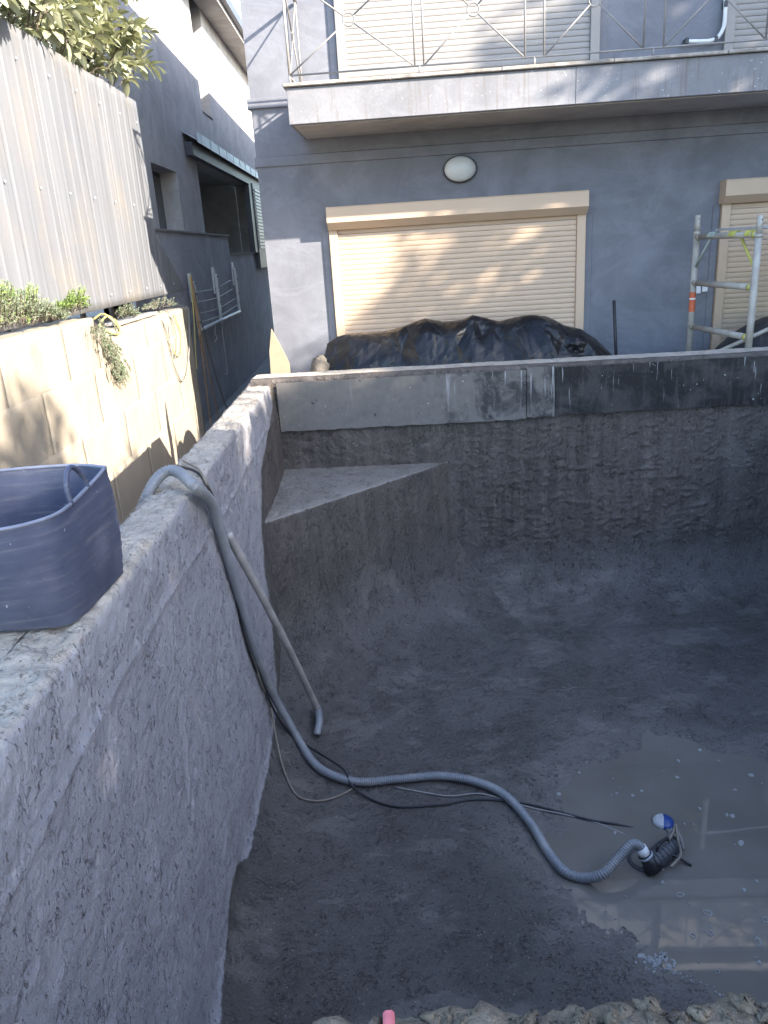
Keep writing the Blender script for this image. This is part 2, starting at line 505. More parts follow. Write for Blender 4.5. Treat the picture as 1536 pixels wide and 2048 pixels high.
M['cord'] = simple('orange_extension_lead', (.52, .30, .15), .5, .15, 10)
M['ycord'] = simple('yellow_hose', (.55, .45, .16), .5, .15, 10)
M['gcord'] = simple('grey_lead', (.23, .22, .2), .6, .15, 10)
M['tub'] = mat_tub()
M['tubrim'] = simple('worn_tub_rim', (.19, .20, .25), .5, .2, 16)
M['water'] = mat_water()
M['foam'] = simple('grey_foam', (.27, .265, .255), .6, .15, 30)
M['blue'] = simple('blue_float_plastic', (.018, .05, .20), .3, .2, 20)
M['foamw'] = simple('scuffed_white_plastic', (.42, .42, .42), .6, .3, 40, .003, 60)
M['tarp'] = mat_tarp()
M['tarp2'] = simple('dull_black_sheet', (.03, .031, .033), .5, .3, 6, .02, 14)
M['sack'] = simple('dirty_woven_sack', (.13, .11, .085), .9, .3, 14, .02, 30)
M['ply'] = simple('raw_plywood', (.31, .24, .155), .7, .1, 12)
M['soil'] = simple('dry_soil', (.17, .12, .08), .95, .3, 20, .02, 30)
M['ground'] = simple('sandy_yard_ground', (.26, .22, .17), .95, .2, 3, .02, 18)
M['paving'] = simple('concrete_paving', (.30, .28, .255), .9, .15, 3, .006, 40)
M['glass'] = simple('dark_window_glass', (.03, .035, .045), .06, .1, 2, spec=.7)
M['frame'] = simple('dark_window_frame', (.06, .062, .072), .45, .1, 8)
M['roofm'] = simple('zinc_roof_sheet', (.42, .44, .47), .4, .1, 3, metal=.3)
M['gutter'] = simple('charcoal_gutter', (.085, .085, .095), .45, .1, 4)
M['tileroof'] = simple('terracotta_roof', (.28, .13, .09), .8, .2, 8, .02, 12)
M['bark'] = simple('tree_bark', (.11, .085, .065), .9, .3, 12, .02, 30)
M['leaf_shrub'] = mat_leaf('variegated_leaf', (.20, .21, .12), (.52, .51, .38), .12, .45)
M['leaf_ros'] = mat_leaf('grey_green_needles', (.14, .18, .11), (.33, .38, .26), .2, .6)
M['leaf_fresh'] = mat_leaf('fresh_green_needles', (.13, .22, .045), (.30, .42, .12), .2, .55)
M['leaf_tree'] = mat_leaf('tree_leaf', (.035, .06, .02), (.09, .14, .05), .2, .45)
M['stone'] = simple('rough_broken_concrete', (.165, .13, .09), .95, .4, 26, .02, 55, dirt=(.055, .045, .036), dsc=22)
M['pink'] = simple('pink_marking_paint', (.62, .16, .17), .8, .2, 30)

# ================================================================== SETTING: ground and yard
GZ, PASS_Z, TERR_Z = -0.62, -1.45, -0.5
def quad_ring(mb, x0, x1, y0, y1, X0, X1, Y0, Y1, z):
    for a in ((X0, X1, Y0, y0), (X0, X1, y1, Y1), (X0, x0, y0, y1), (x1, X1, y0, y1)):
        mb.add([(a[0], a[2], z), (a[1], a[2], z), (a[1], a[3], z), (a[0], a[3], z)], [(0, 1, 2, 3)])
mb = MB(); quad_ring(mb, -2.84, 5.2, .45, 30, -600, 600, -600, 600, GZ)
tag(obj('ground', mb, M['ground']), kind='structure')
mb = MB(); mb.add([(-2.9, .45, PASS_Z), (-1.0, .45, PASS_Z), (-1.0, 30, PASS_Z), (-2.9, 30, PASS_Z)], [(0, 1, 2, 3)])
tag(obj('side_passage', mb, M['paving']), kind='structure')
mb = MB(); mb.box((-1.5, 6.82, -1.6), (6.5, 8.56, TERR_Z), W)
tag(obj('terrace', mb, M['paving']), kind='structure')

# ================================================================== POOL SHELL
pool = thing('swimming_pool', 'empty half finished swimming pool of rough grey sprayed concrete', 'swimming pool', (0.9, 3.6, -2.4))
XI, XO = -0.903, -1.10           # inner and outer face of the long left wall
DI, DO = 6.5, 6.84               # inner and outer face of the end wall (house front frame)
FLOOR = -2.22
RC = 0.30                        # cove between wall and floor
XR = 3.55                         # the right wall, outside the picture
pud_poly = [(.58, 3.42), (.82, 3.66), (.86, 3.95), (1.0, 4.15), (1.2, 4.34), (1.65, 4.42), (2.0, 4.25), (2.3, 4.02), (2.9, 3.9), (3.3, 3.4), (3.2, 2.6), (2.4, 2.05), (1.7, 2.22), (1.36, 2.42), (1.15, 2.55), (1.03, 2.72), (.90, 2.86), (.80, 3.02)]
def poly_sd(X, Y, poly):
    d = np.full(X.shape, 1e9); ins = np.zeros(X.shape, bool); n = len(poly)
    for i in range(n):
        (ax, ay), (bx, by) = poly[i], poly[(i + 1) % n]
        ex, ey = bx - ax, by - ay; t = np.clip(((X - ax) * ex + (Y - ay) * ey) / (ex * ex + ey * ey), 0, 1)
        d = np.minimum(d, np.hypot(X - ax - t * ex, Y - ay - t * ey))
        c = (ay > Y) != (by > Y); xi = ax + (Y - ay) / (by - ay + 1e-12) * ex
        ins ^= c & (X < xi)
    return np.where(ins, -d, d)
def floor_z(P):
    """height of the pool floor: rough, dished where the puddle stands"""
    X, Y = P[..., 0], P[..., 1]
    q = np.stack([X, Y, X * 0 + FLOOR], -1)
    sd = poly_sd(X, Y, pud_poly)
    z = .013 * fbm(q * np.array([2.2, 2.2, 1]), 3, 200) + .006 * fbm(q * 9, 3, 203) + .003 * fbm(q * 36, 2, 205) - .0035 * smooth(.3, .6, fbm(q * 30, 2, 206))
    z = z * (1 + .5 * smooth(.15, .0, np.abs(sd))) + .004 + np.clip(sd, -.6, .0) * .085 + np.clip(sd, 0, .3) * .15
    return FLOOR + z + .05 * smooth(.4, 2.5, np.hypot(X - 1.4, Y - 3.3) - .8)
def wet_of(P):
    x, y, z = P[..., 0], P[..., 1], P[..., 2]
    n = fbm(P * 1.9, 3, 5) * .18
    yb = np.interp(z, [-2.3, -1.55, -1.1, -.75, -.45, -.2], [4.62, 4.78, 4.9, 5.08, 5.33, 6.3])
    a = smooth(-.16, .16, (y + n * .35 + np.abs(x - XI) * .2) - yb)          # the far end is wet from the top of the seat down
    zb = np.interp(y, [0, 2.4, 2.75, 3.0, 3.15, 3.3, 4.0, 4.7], [-2.0, -2.05, -1.98, -1.90, -1.93, -2.04, -2.03, -1.98])
    b = smooth(-.05, .05, zb - z + n * .22)
    b = np.maximum(b, smooth(.0, .06, x + .79 + n * .5) * (z < -1.9))
    far = smooth(.0, .12, (P @ np.array(FN)) - (DI - .5)) * smooth(-.02, .10, -.42 - z)
    return np.maximum(np.maximum(a, b), far)
def rough_disp(P, N, amp=1.0, seed=0):
    d = .012 * fbm(P * 2.3, 2, seed) + .0055 * fbm(P * 9, 3, seed + 3) + .0042 * fbm(P * 34, 2, seed + 7)
    r = 1 - np.abs(fbm(P * np.array([15, 15, 22]), 3, seed + 11)) * 2.2
    d = d - .003 * smooth(.72, .95, r)
    pits = smooth(.42, .62, fbm(P * 42, 2, seed + 21)) * .006
    return P + N * ((d - pits) * amp * .75)[..., None]
def normals(P):
    a = np.gradient(P, axis=0); b = np.gradient(P, axis=1)
    n = np.cross(a, b); n /= np.maximum(1e-9, np.linalg.norm(n, axis=-1))[..., None]
    return n
# --- long left wall: outer face, top, inner face and cove, swept along y up to the corner
def profile_left():
    q = [(XO, -1.5), (XO, -.7), (XO, -.25), (XO, -.05), (XO + .006, -.012), (XO + .03, 0)]
    q += [(x, 0) for x in np.linspace(XO + .045, XI - .03, 12)]
    q += [(XI - .008, -.008), (XI, -.03)]
    zs = np.linspace(-.042, FLOOR + RC, 148)
    q += [(XI, z) for z in zs]
    for t in np.linspace(0, math.pi / 2, 30)[1:]:
        q.append((XI + RC * (1 - math.cos(t)), FLOOR + RC - RC * math.sin(t)))
    return np.array(q)
prof = profile_left()
ys = np.concatenate([np.linspace(.3, 2.0, 150)[:-1], np.linspace(2.0, 4.2, 170)[:-1], np.linspace(4.2, 6.52, 130)])
P = np.zeros((len(ys), len(prof), 3))
P[:, :, 0] = prof[None, :, 0]; P[:, :, 2] = prof[None, :, 1]; P[:, :, 1] = ys[:, None]
def left_lean(y, z): return (smooth(-.3, -1.8, z) * .04 + .015 * np.sin(y * 1.3 + .5)) * smooth(-.1, -.5, z)
P[..., 0] += left_lean(P[..., 1], P[..., 2]) * (P[..., 0] > XO + .1)
N = -normals(P)
N *= np.sign((N[..., 0:1] * 1.0 + (P[..., 2:3] > -.01) * N[..., 2:3] * 3) + 1e-9) * np.where(P[..., 0:1] < XO + .004, -1, 1)
capm = smooth(-.035, .0, P[..., 2])
amp = 1.0 + 1.2 * capm
Pd = rough_disp(P, N, amp, 1)
Pd[..., 0] -= .018 * np.maximum(0, fbm(np.stack([P[..., 1] * 7, P[..., 2] * 4, P[..., 2] * 0], -1), 3, 50)) * smooth(-.09, -.0, P[..., 2]) * (P[..., 0] > XI - .06)
Pd[..., 2] -= .016 * np.maximum(0, fbm(np.stack([P[..., 1] * 9, P[..., 0] * 9, P[..., 2] * 0], -1), 3, 60)) * capm
kf = smooth(FLOOR + RC * .8, FLOOR + .01, P[..., 2])
Pd = Pd * (1 - kf)[..., None] + P * kf[..., None]; Pd[..., 2] += (floor_z(P) - FLOOR) * kf
# a lift line of the spraying runs along the wall
ridge = np.exp(-((P[..., 2] + .30 + .03 * np.sin(P[..., 1] * 2)) / .018) ** 2) * .007 * (P[..., 0] > XI - .02)
Pd[..., 0] += ridge
me = grid_mesh('side_wall', Pd, True, False, {'wet': wet_of(P) * (P[..., 0] > XO + .02), 'brown': smooth(4.9, 5.5, P[..., 1]) * smooth(-1.7, -1.2, P[..., 2]), 'slick': P[..., 0] * 0, 'cap': capm, 'pale': P[..., 0] * 0})
link('side_wall', me, M['pool'], pool)
# wider head of the side wall near the camera, under the tub
mb_ys = np.linspace(.3, 2.55, 130); xs_ = np.linspace(-1.9, XO + .015, 50)
P = np.zeros((len(mb_ys), len(xs_), 3)); P[..., 0] = xs_[None, :]; P[..., 1] = mb_ys[:, None]; P[..., 2] = -.006
crk = np.exp(-((P[..., 1] - 1.86 - .25 * (P[..., 0] + 1.2) - .03 * np.sin(P[..., 0] * 23)) / .006) ** 2) * .012
P[..., 2] += .006 * fbm(P * 9, 3, 3) + .004 * fbm(P * 35, 2, 4) - crk
edge_ = (P[..., 1] > 2.53) | (P[..., 0] < -1.88); P[..., 2] = np.where(edge_, -1.4, P[..., 2])
me = grid_mesh('wall_pier', P, True, False, {'wet': P[..., 0] * 0, 'brown': P[..., 0] * 0, 'slick': P[..., 0] * 0, 'cap': P[..., 0] * 0 + 1})
link('wall_pier', me, M['pool'], pool)
# --- end wall: inner face down to the cove, top and outer face, swept along the house front direction
q = [(DO, -1.55), (DO, -.4), (DO, -.04), (DO - .008, -.008), (DO - .03, 0)]
q += [(d, 0) for d in np.linspace(DO - .05, DI + .03, 12)]
q += [(DI + .006, -.006), (DI, -.03)]
RF = .62
q += [(DI, z) for z in np.linspace(-.045, FLOOR + RF, 120)]
for t in np.linspace(0, math.pi / 2, 44)[1:]:
    q.append((DI - RF * (1 - math.cos(t)), FLOOR + RF - RF * math.sin(t)))
q = np.array(q)
us = np.linspace(-1.45, 3.9, 400)
P = np.zeros((len(us), len(q), 3))
FXn, FNn = np.array(FX), np.array(FN)
P += us[:, None, None] * FXn + q[None, :, 0, None] * FNn
P[..., 2] = q[None, :, 1]
N = normals(P)
N *= np.sign(-(N @ FNn)[..., None] + (P[..., 2:3] > -.01) * N[..., 2:3] * 3 + 1e-9) * np.where((P @ FNn)[..., None] > DO - .004, -1, 1)
capm = smooth(-.035, 0, P[..., 2])
Pd = rough_disp(P, N, 1.1 - .6 * capm, 31)
uu = (P @ FXn)
lump = smooth(.15, .55, fbm(P * np.array([16, 16, 34]), 3, 90)) * .011 * smooth(.1, .7, uu) * smooth(-1.95, -1.5, P[..., 2])
Pd -= FNn * lump[..., None]
kf = smooth(FLOOR + RF * .7, FLOOR + .01, P[..., 2])
Pd = Pd * (1 - kf * .8)[..., None] + P * (kf * .8)[..., None]; Pd[..., 2] += (floor_z(P) - FLOOR) * kf + .002
# drips of spray on the strip above the seat
strip = smooth(-.42, -.5, P[..., 2]) * smooth(-.84, -.7, P[..., 2]) * smooth(.35, -.1, uu)
Pd -= FNn * (strip * .018 * np.abs(fbm(np.stack([uu * 7, P[..., 2] * 12, uu * 0], -1), 3, 77)))[..., None]
me = grid_mesh('end_wall', Pd, True, True, {'wet': np.maximum(wet_of(P), smooth(-.4, -.46, P[..., 2])) * ((P @ FNn) < DI + .1), 'brown': smooth(-1.75, -1.35, P[..., 2]) * smooth(4.5, 1.5, uu) + .0 * uu, 'slick': uu * 0, 'cap': capm, 'pale': .3 * smooth(1.6, .2, uu) * smooth(-1.7, -1.9, P[..., 2]) * smooth(-.1, .3, fbm(P * 3, 2, 88))})
link('end_wall', me, M['pool'], pool)
# --- floor, dished where the puddle stands
xs = np.linspace(0, 1, 330); ys = np.linspace(.6, 6.3, 400)
X, Y = np.meshgrid(xs, ys, indexing='ij')
X0 = XI + RC + left_lean(Y, FLOOR) - .004; X = X0 + (XR - X0) * X
P = np.stack([X, Y, X * 0 + FLOOR], -1)
sd = poly_sd(X, Y, pud_poly)
P[..., 2] = floor_z(P)
slick = smooth(.25, -.02, sd + .1 * fbm(P * np.array([5, 5, 1]), 3, 208)) * .5
pale = .2 * smooth(.3, .0, sd) + .32 * smooth(.05, .5, fbm(P * np.array([1.7, 1.3, 1]), 3, 220)) * smooth(4.4, 5.0, Y) * smooth(2.6, .8, X)
slick = np.maximum(slick, smooth(.1, .5, fbm(P * np.array([1.4, 1.4, 1]), 2, 215)) * smooth(4.3, 5.0, Y) * .6)
wet = np.maximum(wet_of(P), smooth(-.7, -.62, X))
me = grid_mesh('pool_floor', P, True, False, {'wet': wet, 'brown': X * 0, 'slick': slick, 'cap': X * 0, 'pale': pale})
link('pool_floor', me, M['pool'], pool)
# --- triangular corner seat
SZ = -.80
A = Vector((XI - .03, 5.12, SZ)); Bc = W(.24, DI + .03, SZ); Cc = W(-1.32, DI + .03, SZ)
n, m_ = 150, 130
P = np.zeros((n, m_, 3)); An, Bn, Cn = np.array(A), np.array(Bc), np.array(Cc)
nf = np.array([Bn[1] - An[1], -(Bn[0] - An[0]), 0]); nf /= np.linalg.norm(nf)         # out of the front face, into the pool
rows = []
for k in np.linspace(0, 1, 46): rows.append(('top', k))
for k in np.linspace(0, 1, 60)[1:]: rows.append(('face', k))
for k in np.linspace(0, 1, 26)[1:]: rows.append(('cove', k))
m_ = len(rows); P = np.zeros((n, m_, 3)); RS = .85
for j, (ty, k) in enumerate(rows):
    for i in range(n):
        s = i / (n - 1); ex_ = .9 * k if ty == 'cove' else 0.0; f = An + (Bn - An) * (s * (1 + 1.5 * ex_) - ex_)
        if ty == 'top':
            b = An + (Cn - An) * s if s < .0 else (Cn + (Bn - Cn) * s) * 1.0
            a0 = An + (Cn - An) * 1.0
            b = Cn * (1 - s) + Bn * s
            p = b + (f - b) * k
        elif ty == 'face':
            p = f + np.array([0, 0, -1.0]) * k * (SZ - FLOOR - RS) + nf * .03 * k
        else:
            t = k * math.pi / 2
            p = f + nf * (.03 + RS * (1 - math.cos(t))); p[2] = FLOOR + RS - RS * math.sin(t)
        P[i, j] = p
KK = np.array([r[1] if r[0] == 'top' else 0.0 for r in rows])[None, :] * np.ones((n, 1))
N = -normals(P); N *= np.sign(N[..., 2:3] + (N @ nf)[..., None] + 1e-9)
Pd = rough_disp(P, N, .55, 71)
topm = (np.abs(P[..., 2] - SZ) < .002).astype(float)
kf = smooth(FLOOR + RS * .7, FLOOR + .01, P[..., 2])
Pd[..., 2] += (floor_z(P) - FLOOR) * kf + .003
Pd[..., 2] -= topm * .006 * smooth(.2, .5, fbm(P * np.array([26, 14, 4]), 3, 74))
me = grid_mesh('corner_seat', Pd, True, True, {'wet': 1.0 + 0 * topm, 'brown': .75 * smooth(-1.7, -1.2, P[..., 2]), 'slick': topm * .15, 'cap': topm * 0, 'pale': topm * (.55 + .45 * smooth(.80, 1.0, KK)) + .25 * smooth(SZ - .03, SZ, P[..., 2])})  # paler band at the seat's front edge paints its lit rim
link('corner_seat', me, M['pool'], pool)
# right wall, out of the picture but closing the tank
mb = MB(); mb.box((XR, .3, -2.4), (XR + .25, 6.7, -.02)); me = mb.mesh('side_wall')
link('side_wall', me, M['pool'], pool)
# --- near wall: broken top edge
xs = np.linspace(-1.1, XR, 420); q = []
q = [(.43, -1.2), (.43, -.3), (.43, -.02), (.44, 0)] + [(y, 0) for y in np.linspace(.455, .768, 34)] + [(.782, -.006), (.79, -.02)] + [(.79, z) for z in np.linspace(-.036, -.5, 34)] + [(.79, -1.2), (.79, -2.3)]
q = np.array(q); P = np.zeros((len(xs), len(q), 3)); P[..., 0] = xs[:, None]; P[..., 1] = q[None, :, 0]; P[..., 2] = q[None, :, 1]
crumb = fbm(P * np.array([14, 14, 14]), 4, 301); fine = fbm(P * 55, 2, 305)
front = smooth(.62, .79, P[..., 1]) * smooth(-.9, -.2, P[..., 2])
topz = smooth(-.03, 0, P[..., 2])
P[..., 1] += front * (.030 * crumb + .006 * fine) - .03 * smooth(.18, .2, P[..., 0] % .62) * 0
P[..., 2] += topz * (.022 * crumb + .005 * fine - .012 * smooth(.70, .79, P[..., 1]))
P[..., 1] -= .045 * smooth(-.12, -.22, P[..., 0]) * front
me = grid_mesh('near_wall', P, True, True)
nw = link('near_wall', me, M['stone'], pool)
# loose lumps of the broken edge
lump_me = []
for k in range(4):
    mb = MB(); pr = []
    rr = random.Random(40 + k)
    nlat, nlon = 5, 8; vs_ = []; fs_ = []
    for i in range(nlat + 1):
        th = math.pi * i / nlat
        for j in range(nlon):
            ph = 2 * math.pi * j / nlon; r = .0095 * rr.uniform(.5, 1.4)
            vs_.append((r * math.sin(th) * math.cos(ph) * 1.4, r * math.sin(th) * math.sin(ph), r * math.cos(th) * .75))
    for i in range(nlat):
        for j in range(nlon):
            fs_.append((i * nlon + j, i * nlon + (j + 1) % nlon, (i + 1) * nlon + (j + 1) % nlon, (i + 1) * nlon + j))
    mb.add(vs_, fs_); me = mb.mesh('lump', True); me.materials.append(M['stone']); lump_me.append(me)
rr = random.Random(9)
for k in range(64):
    x = -.24 + k * .0135 + rr.uniform(-.01, .01)
    o = link('lump', lump_me[k % 4], None, nw, (x, .766 + rr.uniform(-.02, .012) - .035 * (x < -.14), rr.uniform(-.016, -.002)), rr.uniform(0, 6))
    s = rr.uniform(.5, 1.5); o.scale = (s, s, s)
mb = MB(); mb.box((-.050, .755, -.014), (-.034, .786, .004), None, .004)
link('paint_mark', mb.mesh('paint_mark'), M['pink'], nw)

# --- water and foam in the puddle
WZ = FLOOR - .004
mb = MB(); c = [(x * 1.0, y, WZ) for x, y in pud_poly]
cx, cy = sum(p[0] for p in pud_poly) / len(pud_poly), sum(p[1] for p in pud_poly) / len(pud_poly)
c = [(cx + (x - cx) * 1.14, cy + (y - cy) * 1.14, WZ) for x, y in pud_poly]
mb.add(c, [tuple(range(len(c)))])
tag(obj('puddle_water', mb, M['water']), kind='structure')
mb = MB(); rr = random.Random(3)
def fleck(x, y, r, ring=False):
    n = 9; base = [rr.uniform(.7, 1.2) for _ in range(n)]; ax = rr.uniform(.6, 1.0); rot = rr.uniform(0, 3)
    lv = [(1.0, .0005), (.85, .004), (.45, .006)] if not ring else [(1.0, .0005), (.9, .005), (.72, .004), (.66, .0006)]
    vs_, fs_ = [], []
    for s, z in lv:
        for j in range(n):
            g = 2 * math.pi * j / n; a, b = r * s * base[j] * math.cos(g), r * s * base[j] * math.sin(g) * ax
            vs_.append((x + a * math.cos(rot) - b * math.sin(rot), y + a * math.sin(rot) + b * math.cos(rot), WZ + z))
    for i in range(len(lv) - 1):
        for j in range(n): fs_.append((i * n + j, i * n + (j + 1) % n, (i + 1) * n + (j + 1) % n, (i + 1) * n + j))
    if not ring: fs_.append(tuple((len(lv) - 1) * n + j for j in range(n)))
    mb.add(vs_, fs_)
spots = [(1075, 1551, .022), (1117, 1588, .018), (1158, 1546, .010), (1283, 1582, .012), (1265, 1591, .011), (1234, 1587, .010), (1357, 1522, .016), (1401, 1500, .016), (1230, 1666, .014), (1482, 1686, .024), (1400, 1618, .014), (1454, 1630, .014), (1369, 1648, .010), (1325, 1765, .014), (1324, 1738, .012), (1488, 1780, .016), (1502, 1550, .02), (1465, 1632, .018)]
for x, y, r in spots:
    p = onz(x, y, WZ); fleck(p.x, p.y, r)
k = 0
while k < 60:
    x, y = rr.uniform(.9, 2.6), rr.uniform(2.3, 4.3)
    if poly_sd(np.array([x]), np.array([y]), pud_poly)[0] > -.05: continue
    fleck(x, y, rr.uniform(.003, .009) if rr.random() < .8 else rr.uniform(.008, .016)); k += 1
for x, y, r in ((1360, 1790, .022), (1415, 1827, .024), (1385, 1872, .016), (1420, 1867, .018), (1515, 1885, .03), (1435, 1944, .015), (1212, 1825, .01), (1530, 1840, .02)):
    p = onz(x, y, WZ); fleck(p.x, p.y, r, True)
for k in range(40):
    p = onz(rr.gauss(1318, 18), rr.gauss(1918, 11), WZ); fleck(p.x, p.y, rr.uniform(.006, .018))
for k in range(50):
    t = rr.random(); p = onz(1290 + 170 * t + rr.gauss(0, 4), 1935 + 70 * t * t + rr.gauss(0, 3), WZ + .004); fleck(p.x, p.y, rr.uniform(.003, .008))
tag(obj('foam_flecks', mb, M['foam'], None, True), 'pale foam flecks and bubbles floating on the puddle', 'foam', kind='stuff')

# ================================================================== FORM BOARDS on the end wall
def board(u0, u1, z0, z1, mat, label, d0=DI - .045, seed=0):
    n, k = max(8, int((u1 - u0) / .05)), 12
    rr = random.Random(seed)
    mb = MB(); vs_, fs_ = [], []
    for side in (0, 1):
        for i in range(n + 1):
            for j in range(k + 1):
                u = u0 + (u1 - u0) * i / n; z = z0 + (z1 - z0) * j / k
                if j == 0: z += rr.uniform(-.006, .004)
                d = d0 + side * .02 + .006 * math.sin(u * 2.1 + seed)
                vs_.append(W(u, d, z))
    B = (n + 1) * (k + 1)
    for i in range(n):
        for j in range(k):
            a = i * (k + 1) + j; fs_.append((a, a + k + 1, a + k + 2, a + 1)); fs_.append((B + a, B + a + 1, B + a + k + 2, B + a + k + 1))
    for i in range(n):
        a = i * (k + 1); fs_.append((a, B + a, B + a + k + 1, a + k + 1)); a += k; fs_.append((a, a + k + 1, B + a + k + 1, B + a))
    for j in range(k):
        a = j; fs_.append((a, a + 1, B + a + 1, B + a)); a = n * (k + 1) + j; fs_.append((a, B + a, B + a + 1, a + 1))
    mb.add(vs_, fs_)
    return tag(obj('form_board', mb, mat), label, 'board', 'form boards along the end wall')
board(-1.222, .875, -.445, -.03, M['board_dust'], 'long dusty grey plywood form board in the left corner of the pool', seed=1)
board(.880, 1.112, -.43, -.012, M['board_dust'], 'short streaky plywood form board between the grey and the black board', seed=2)
board(1.117, 3.5, -.42, -.022, M['board_dark'], 'long black plywood form board with white splashes on the right', seed=3)

# ================================================================== THE HOUSE
house = thing('grey_house', 'grey rendered two storey house with balcony and closed roller shutters', 'house', W(1, 8.5, TERR_Z))
DF = 8.5
UL, UR = -1.57, 7.5
ZT = 4.74
# window openings: lower (-.80..1.66), lower right (3.17..), upper (-.58..1.75), upper right (3.08..)
lo1 = (-.80, 1.665, -.40, 1.30); lo2 = (3.19, 5.4, -.40, 1.32)
up1 = (-.585, 1.755, 2.42, 4.30); up2 = (3.09, 5.4, 2.42, 4.30)
def wall_with_holes(mb, u0, u1, z0, z1, d0, d1, holes):
    us_ = sorted({u0, u1, *[h[0] for h in holes], *[h[1] for h in holes]})
    zs_ = sorted({z0, z1, *[h[2] for h in holes], *[h[3] for h in holes]})
    us_ = [u for u in us_ if u0 <= u <= u1]; zs_ = [z for z in zs_ if z0 <= z <= z1]
    solid = {}
    for i in range(len(us_) - 1):
        for j in range(len(zs_) - 1):
            cu, cz = (us_[i] + us_[i + 1]) / 2, (zs_[j] + zs_[j + 1]) / 2
            solid[i, j] = not any(h[0] < cu < h[1] and h[2] < cz < h[3] for h in holes)
    for (i, j), s in solid.items():
        if not s: continue
        a, b, c, d = us_[i], us_[i + 1], zs_[j], zs_[j + 1]
        mb.add([W(a, d0, c), W(b, d0, c), W(b, d0, d), W(a, d0, d)], [(0, 1, 2, 3)])
        for (di, dj, e) in ((-1, 0, (a, a, c, d)), (1, 0, (b, b, c, d)), (0, -1, (a, b, c, c)), (0, 1, (a, b, d, d))):
            if not solid.get((i + di, j + dj), False):
                mb.add([W(e[0], d0, e[2]), W(e[1], d0, e[3]), W(e[1], d1, e[3]), W(e[0], d1, e[2])], [(0, 1, 2, 3)])
mb = MB(); wall_with_holes(mb, UL, UR, -1.5, ZT, DF, DF + .3, [lo1, lo2, up1, up2])
obj('front_wall', mb, M['wall'], house)
mb = MB(); mb.box((UL + .002, DF + .302, -1.5), (UL + .3, DF + 16, ZT), W); obj('side_wall', mb, M['wall'], house)
mb = MB(); mb.box((UR - .3, DF + .302, -1.5), (UR, DF + 16, ZT), W); obj('side_wall', mb, M['wall'], house)
mb = MB(); mb.box((UL + .302, DF + 15.7, -1.5), (UR - .302, DF + 16, ZT), W); obj('rear_wall', mb, M['wall'], house)
mb = MB(); mb.box((UL - .3, DF - .45, ZT + .002), (UR + .3, DF + 16.3, ZT + .2), W, .01); rf = obj('roof', mb, M['fascia'], house)
# string courses
def course(u0, u1, z0, z1, p, name='string_course'):
    mb = MB(); mb.prism([(DF + .01, z0), (DF - p, z0 + .012), (DF - p, z1 - .012), (DF + .01, z1)], (u0, u1), lambda a, b, c: W(c, a, b))
    mb.prism([(UL + .02, z0), (UL - p, z0 + .012), (UL - p, z1 - .012), (UL + .02, z1)], (DF + .012, DF + 15.9), lambda a, b, c: W(a, c, b))
    return obj(name, mb, M['wall'], house)
course(UL - .018, UR, 1.835, 1.945, .018)
course(UL - .03, -1.06, 2.37, 2.475, .03)
# rendered reveals standing proud beside the openings
def surround(h, wd=.085, p=.014, ztop=None):
    z1 = ztop or h[3]
    for a in (h[0] - wd - .09, h[1] + .09):
        mb = MB(); mb.box((a, DF - p, h[2]), (a + wd, DF + .01, z1), W, .004); obj('window_surround', mb, M['wall'], house)
surround(lo1, .07, .012, 1.2); surround(lo2, .07, .012, 1.2); surround(up1, .07, .012, 4.3)
# roller shutters: things of the house's windows
def slat_mesh(L, pitch, name):
    prof = [(.0, 0), (-.0065, .002), (-.0085, pitch * .25), (-.009, pitch * .55), (-.0075, pitch * .85), (-.0045, pitch * .965), (.004, pitch * .975), (.004, 0)]
    mb = MB(); mb.prism(prof, (0, L), lambda a, b, c: Vector((c, a, b))); return mb.mesh(name)
def shutter(h, mat, pitch, box, zlow, label, cat='roller shutter'):
    u0, u1, z0, z1 = h
    t = thing('roller_shutter', label, cat, W((u0 + u1) / 2, DF, z0), 'roller shutters on the house')
    for a, b in ((u0 - .085, u0 + .004), (u1 - .004, u1 + .085)):
        mb = MB(); mb.box((a, DF - .055, z0), (b, DF + .03, box[2] + .02), W, .004); obj('guide_rail', mb, mat, t)
    me = slat_mesh(u1 - u0 - .012, pitch, 'slat'); me.materials.append(mat)
    z = z0 + .01; k = 0
    while z < box[2] + .01:
        if z > zlow: link('slat', me, None, t, W(u0 + .006, DF - .018, z), FY)
        z += pitch; k += 1
    mb = MB(); a, b, c, d, p = box
    mb.prism([(DF + .02, c), (DF - p * .55, c), (DF - p, c + (d - c) * .32), (DF - p, d - .012), (DF - p + .01, d), (DF + .02, d)], (a, b), lambda A, B, C: W(C, A, B))
    obj('shutter_box', mb, mat, t)
    return t
shutter(lo1, M['beige'], .0515, (-.885, 1.75, 1.20, 1.42, .17), -.3, 'wide closed beige roller shutter behind the black plastic heap')
shutter(lo2, M['beige'], .0515, (3.085, 5.5, 1.21, 1.43, .17), -.3, 'closed beige roller shutter behind the scaffold frame')
shutter(up1, M['cream'], .052, (-.67, 1.84, 4.28, 4.50, .17), 2.3, 'wide closed cream roller shutter on the balcony, left one')
shutter(up2, M['cream'], .052, (3.0, 5.5, 4.28, 4.50, .17), 2.3, 'closed cream roller shutter at the right end of the balcony')
# dark void behind the shutters
for h in (lo1, lo2, up1, up2):
    mb = MB(); mb.box((h[0] - .1, DF + .31, h[2]), (h[1] + .1, DF + .33, h[3]), W); obj('window_pane', mb, M['glass'], house)
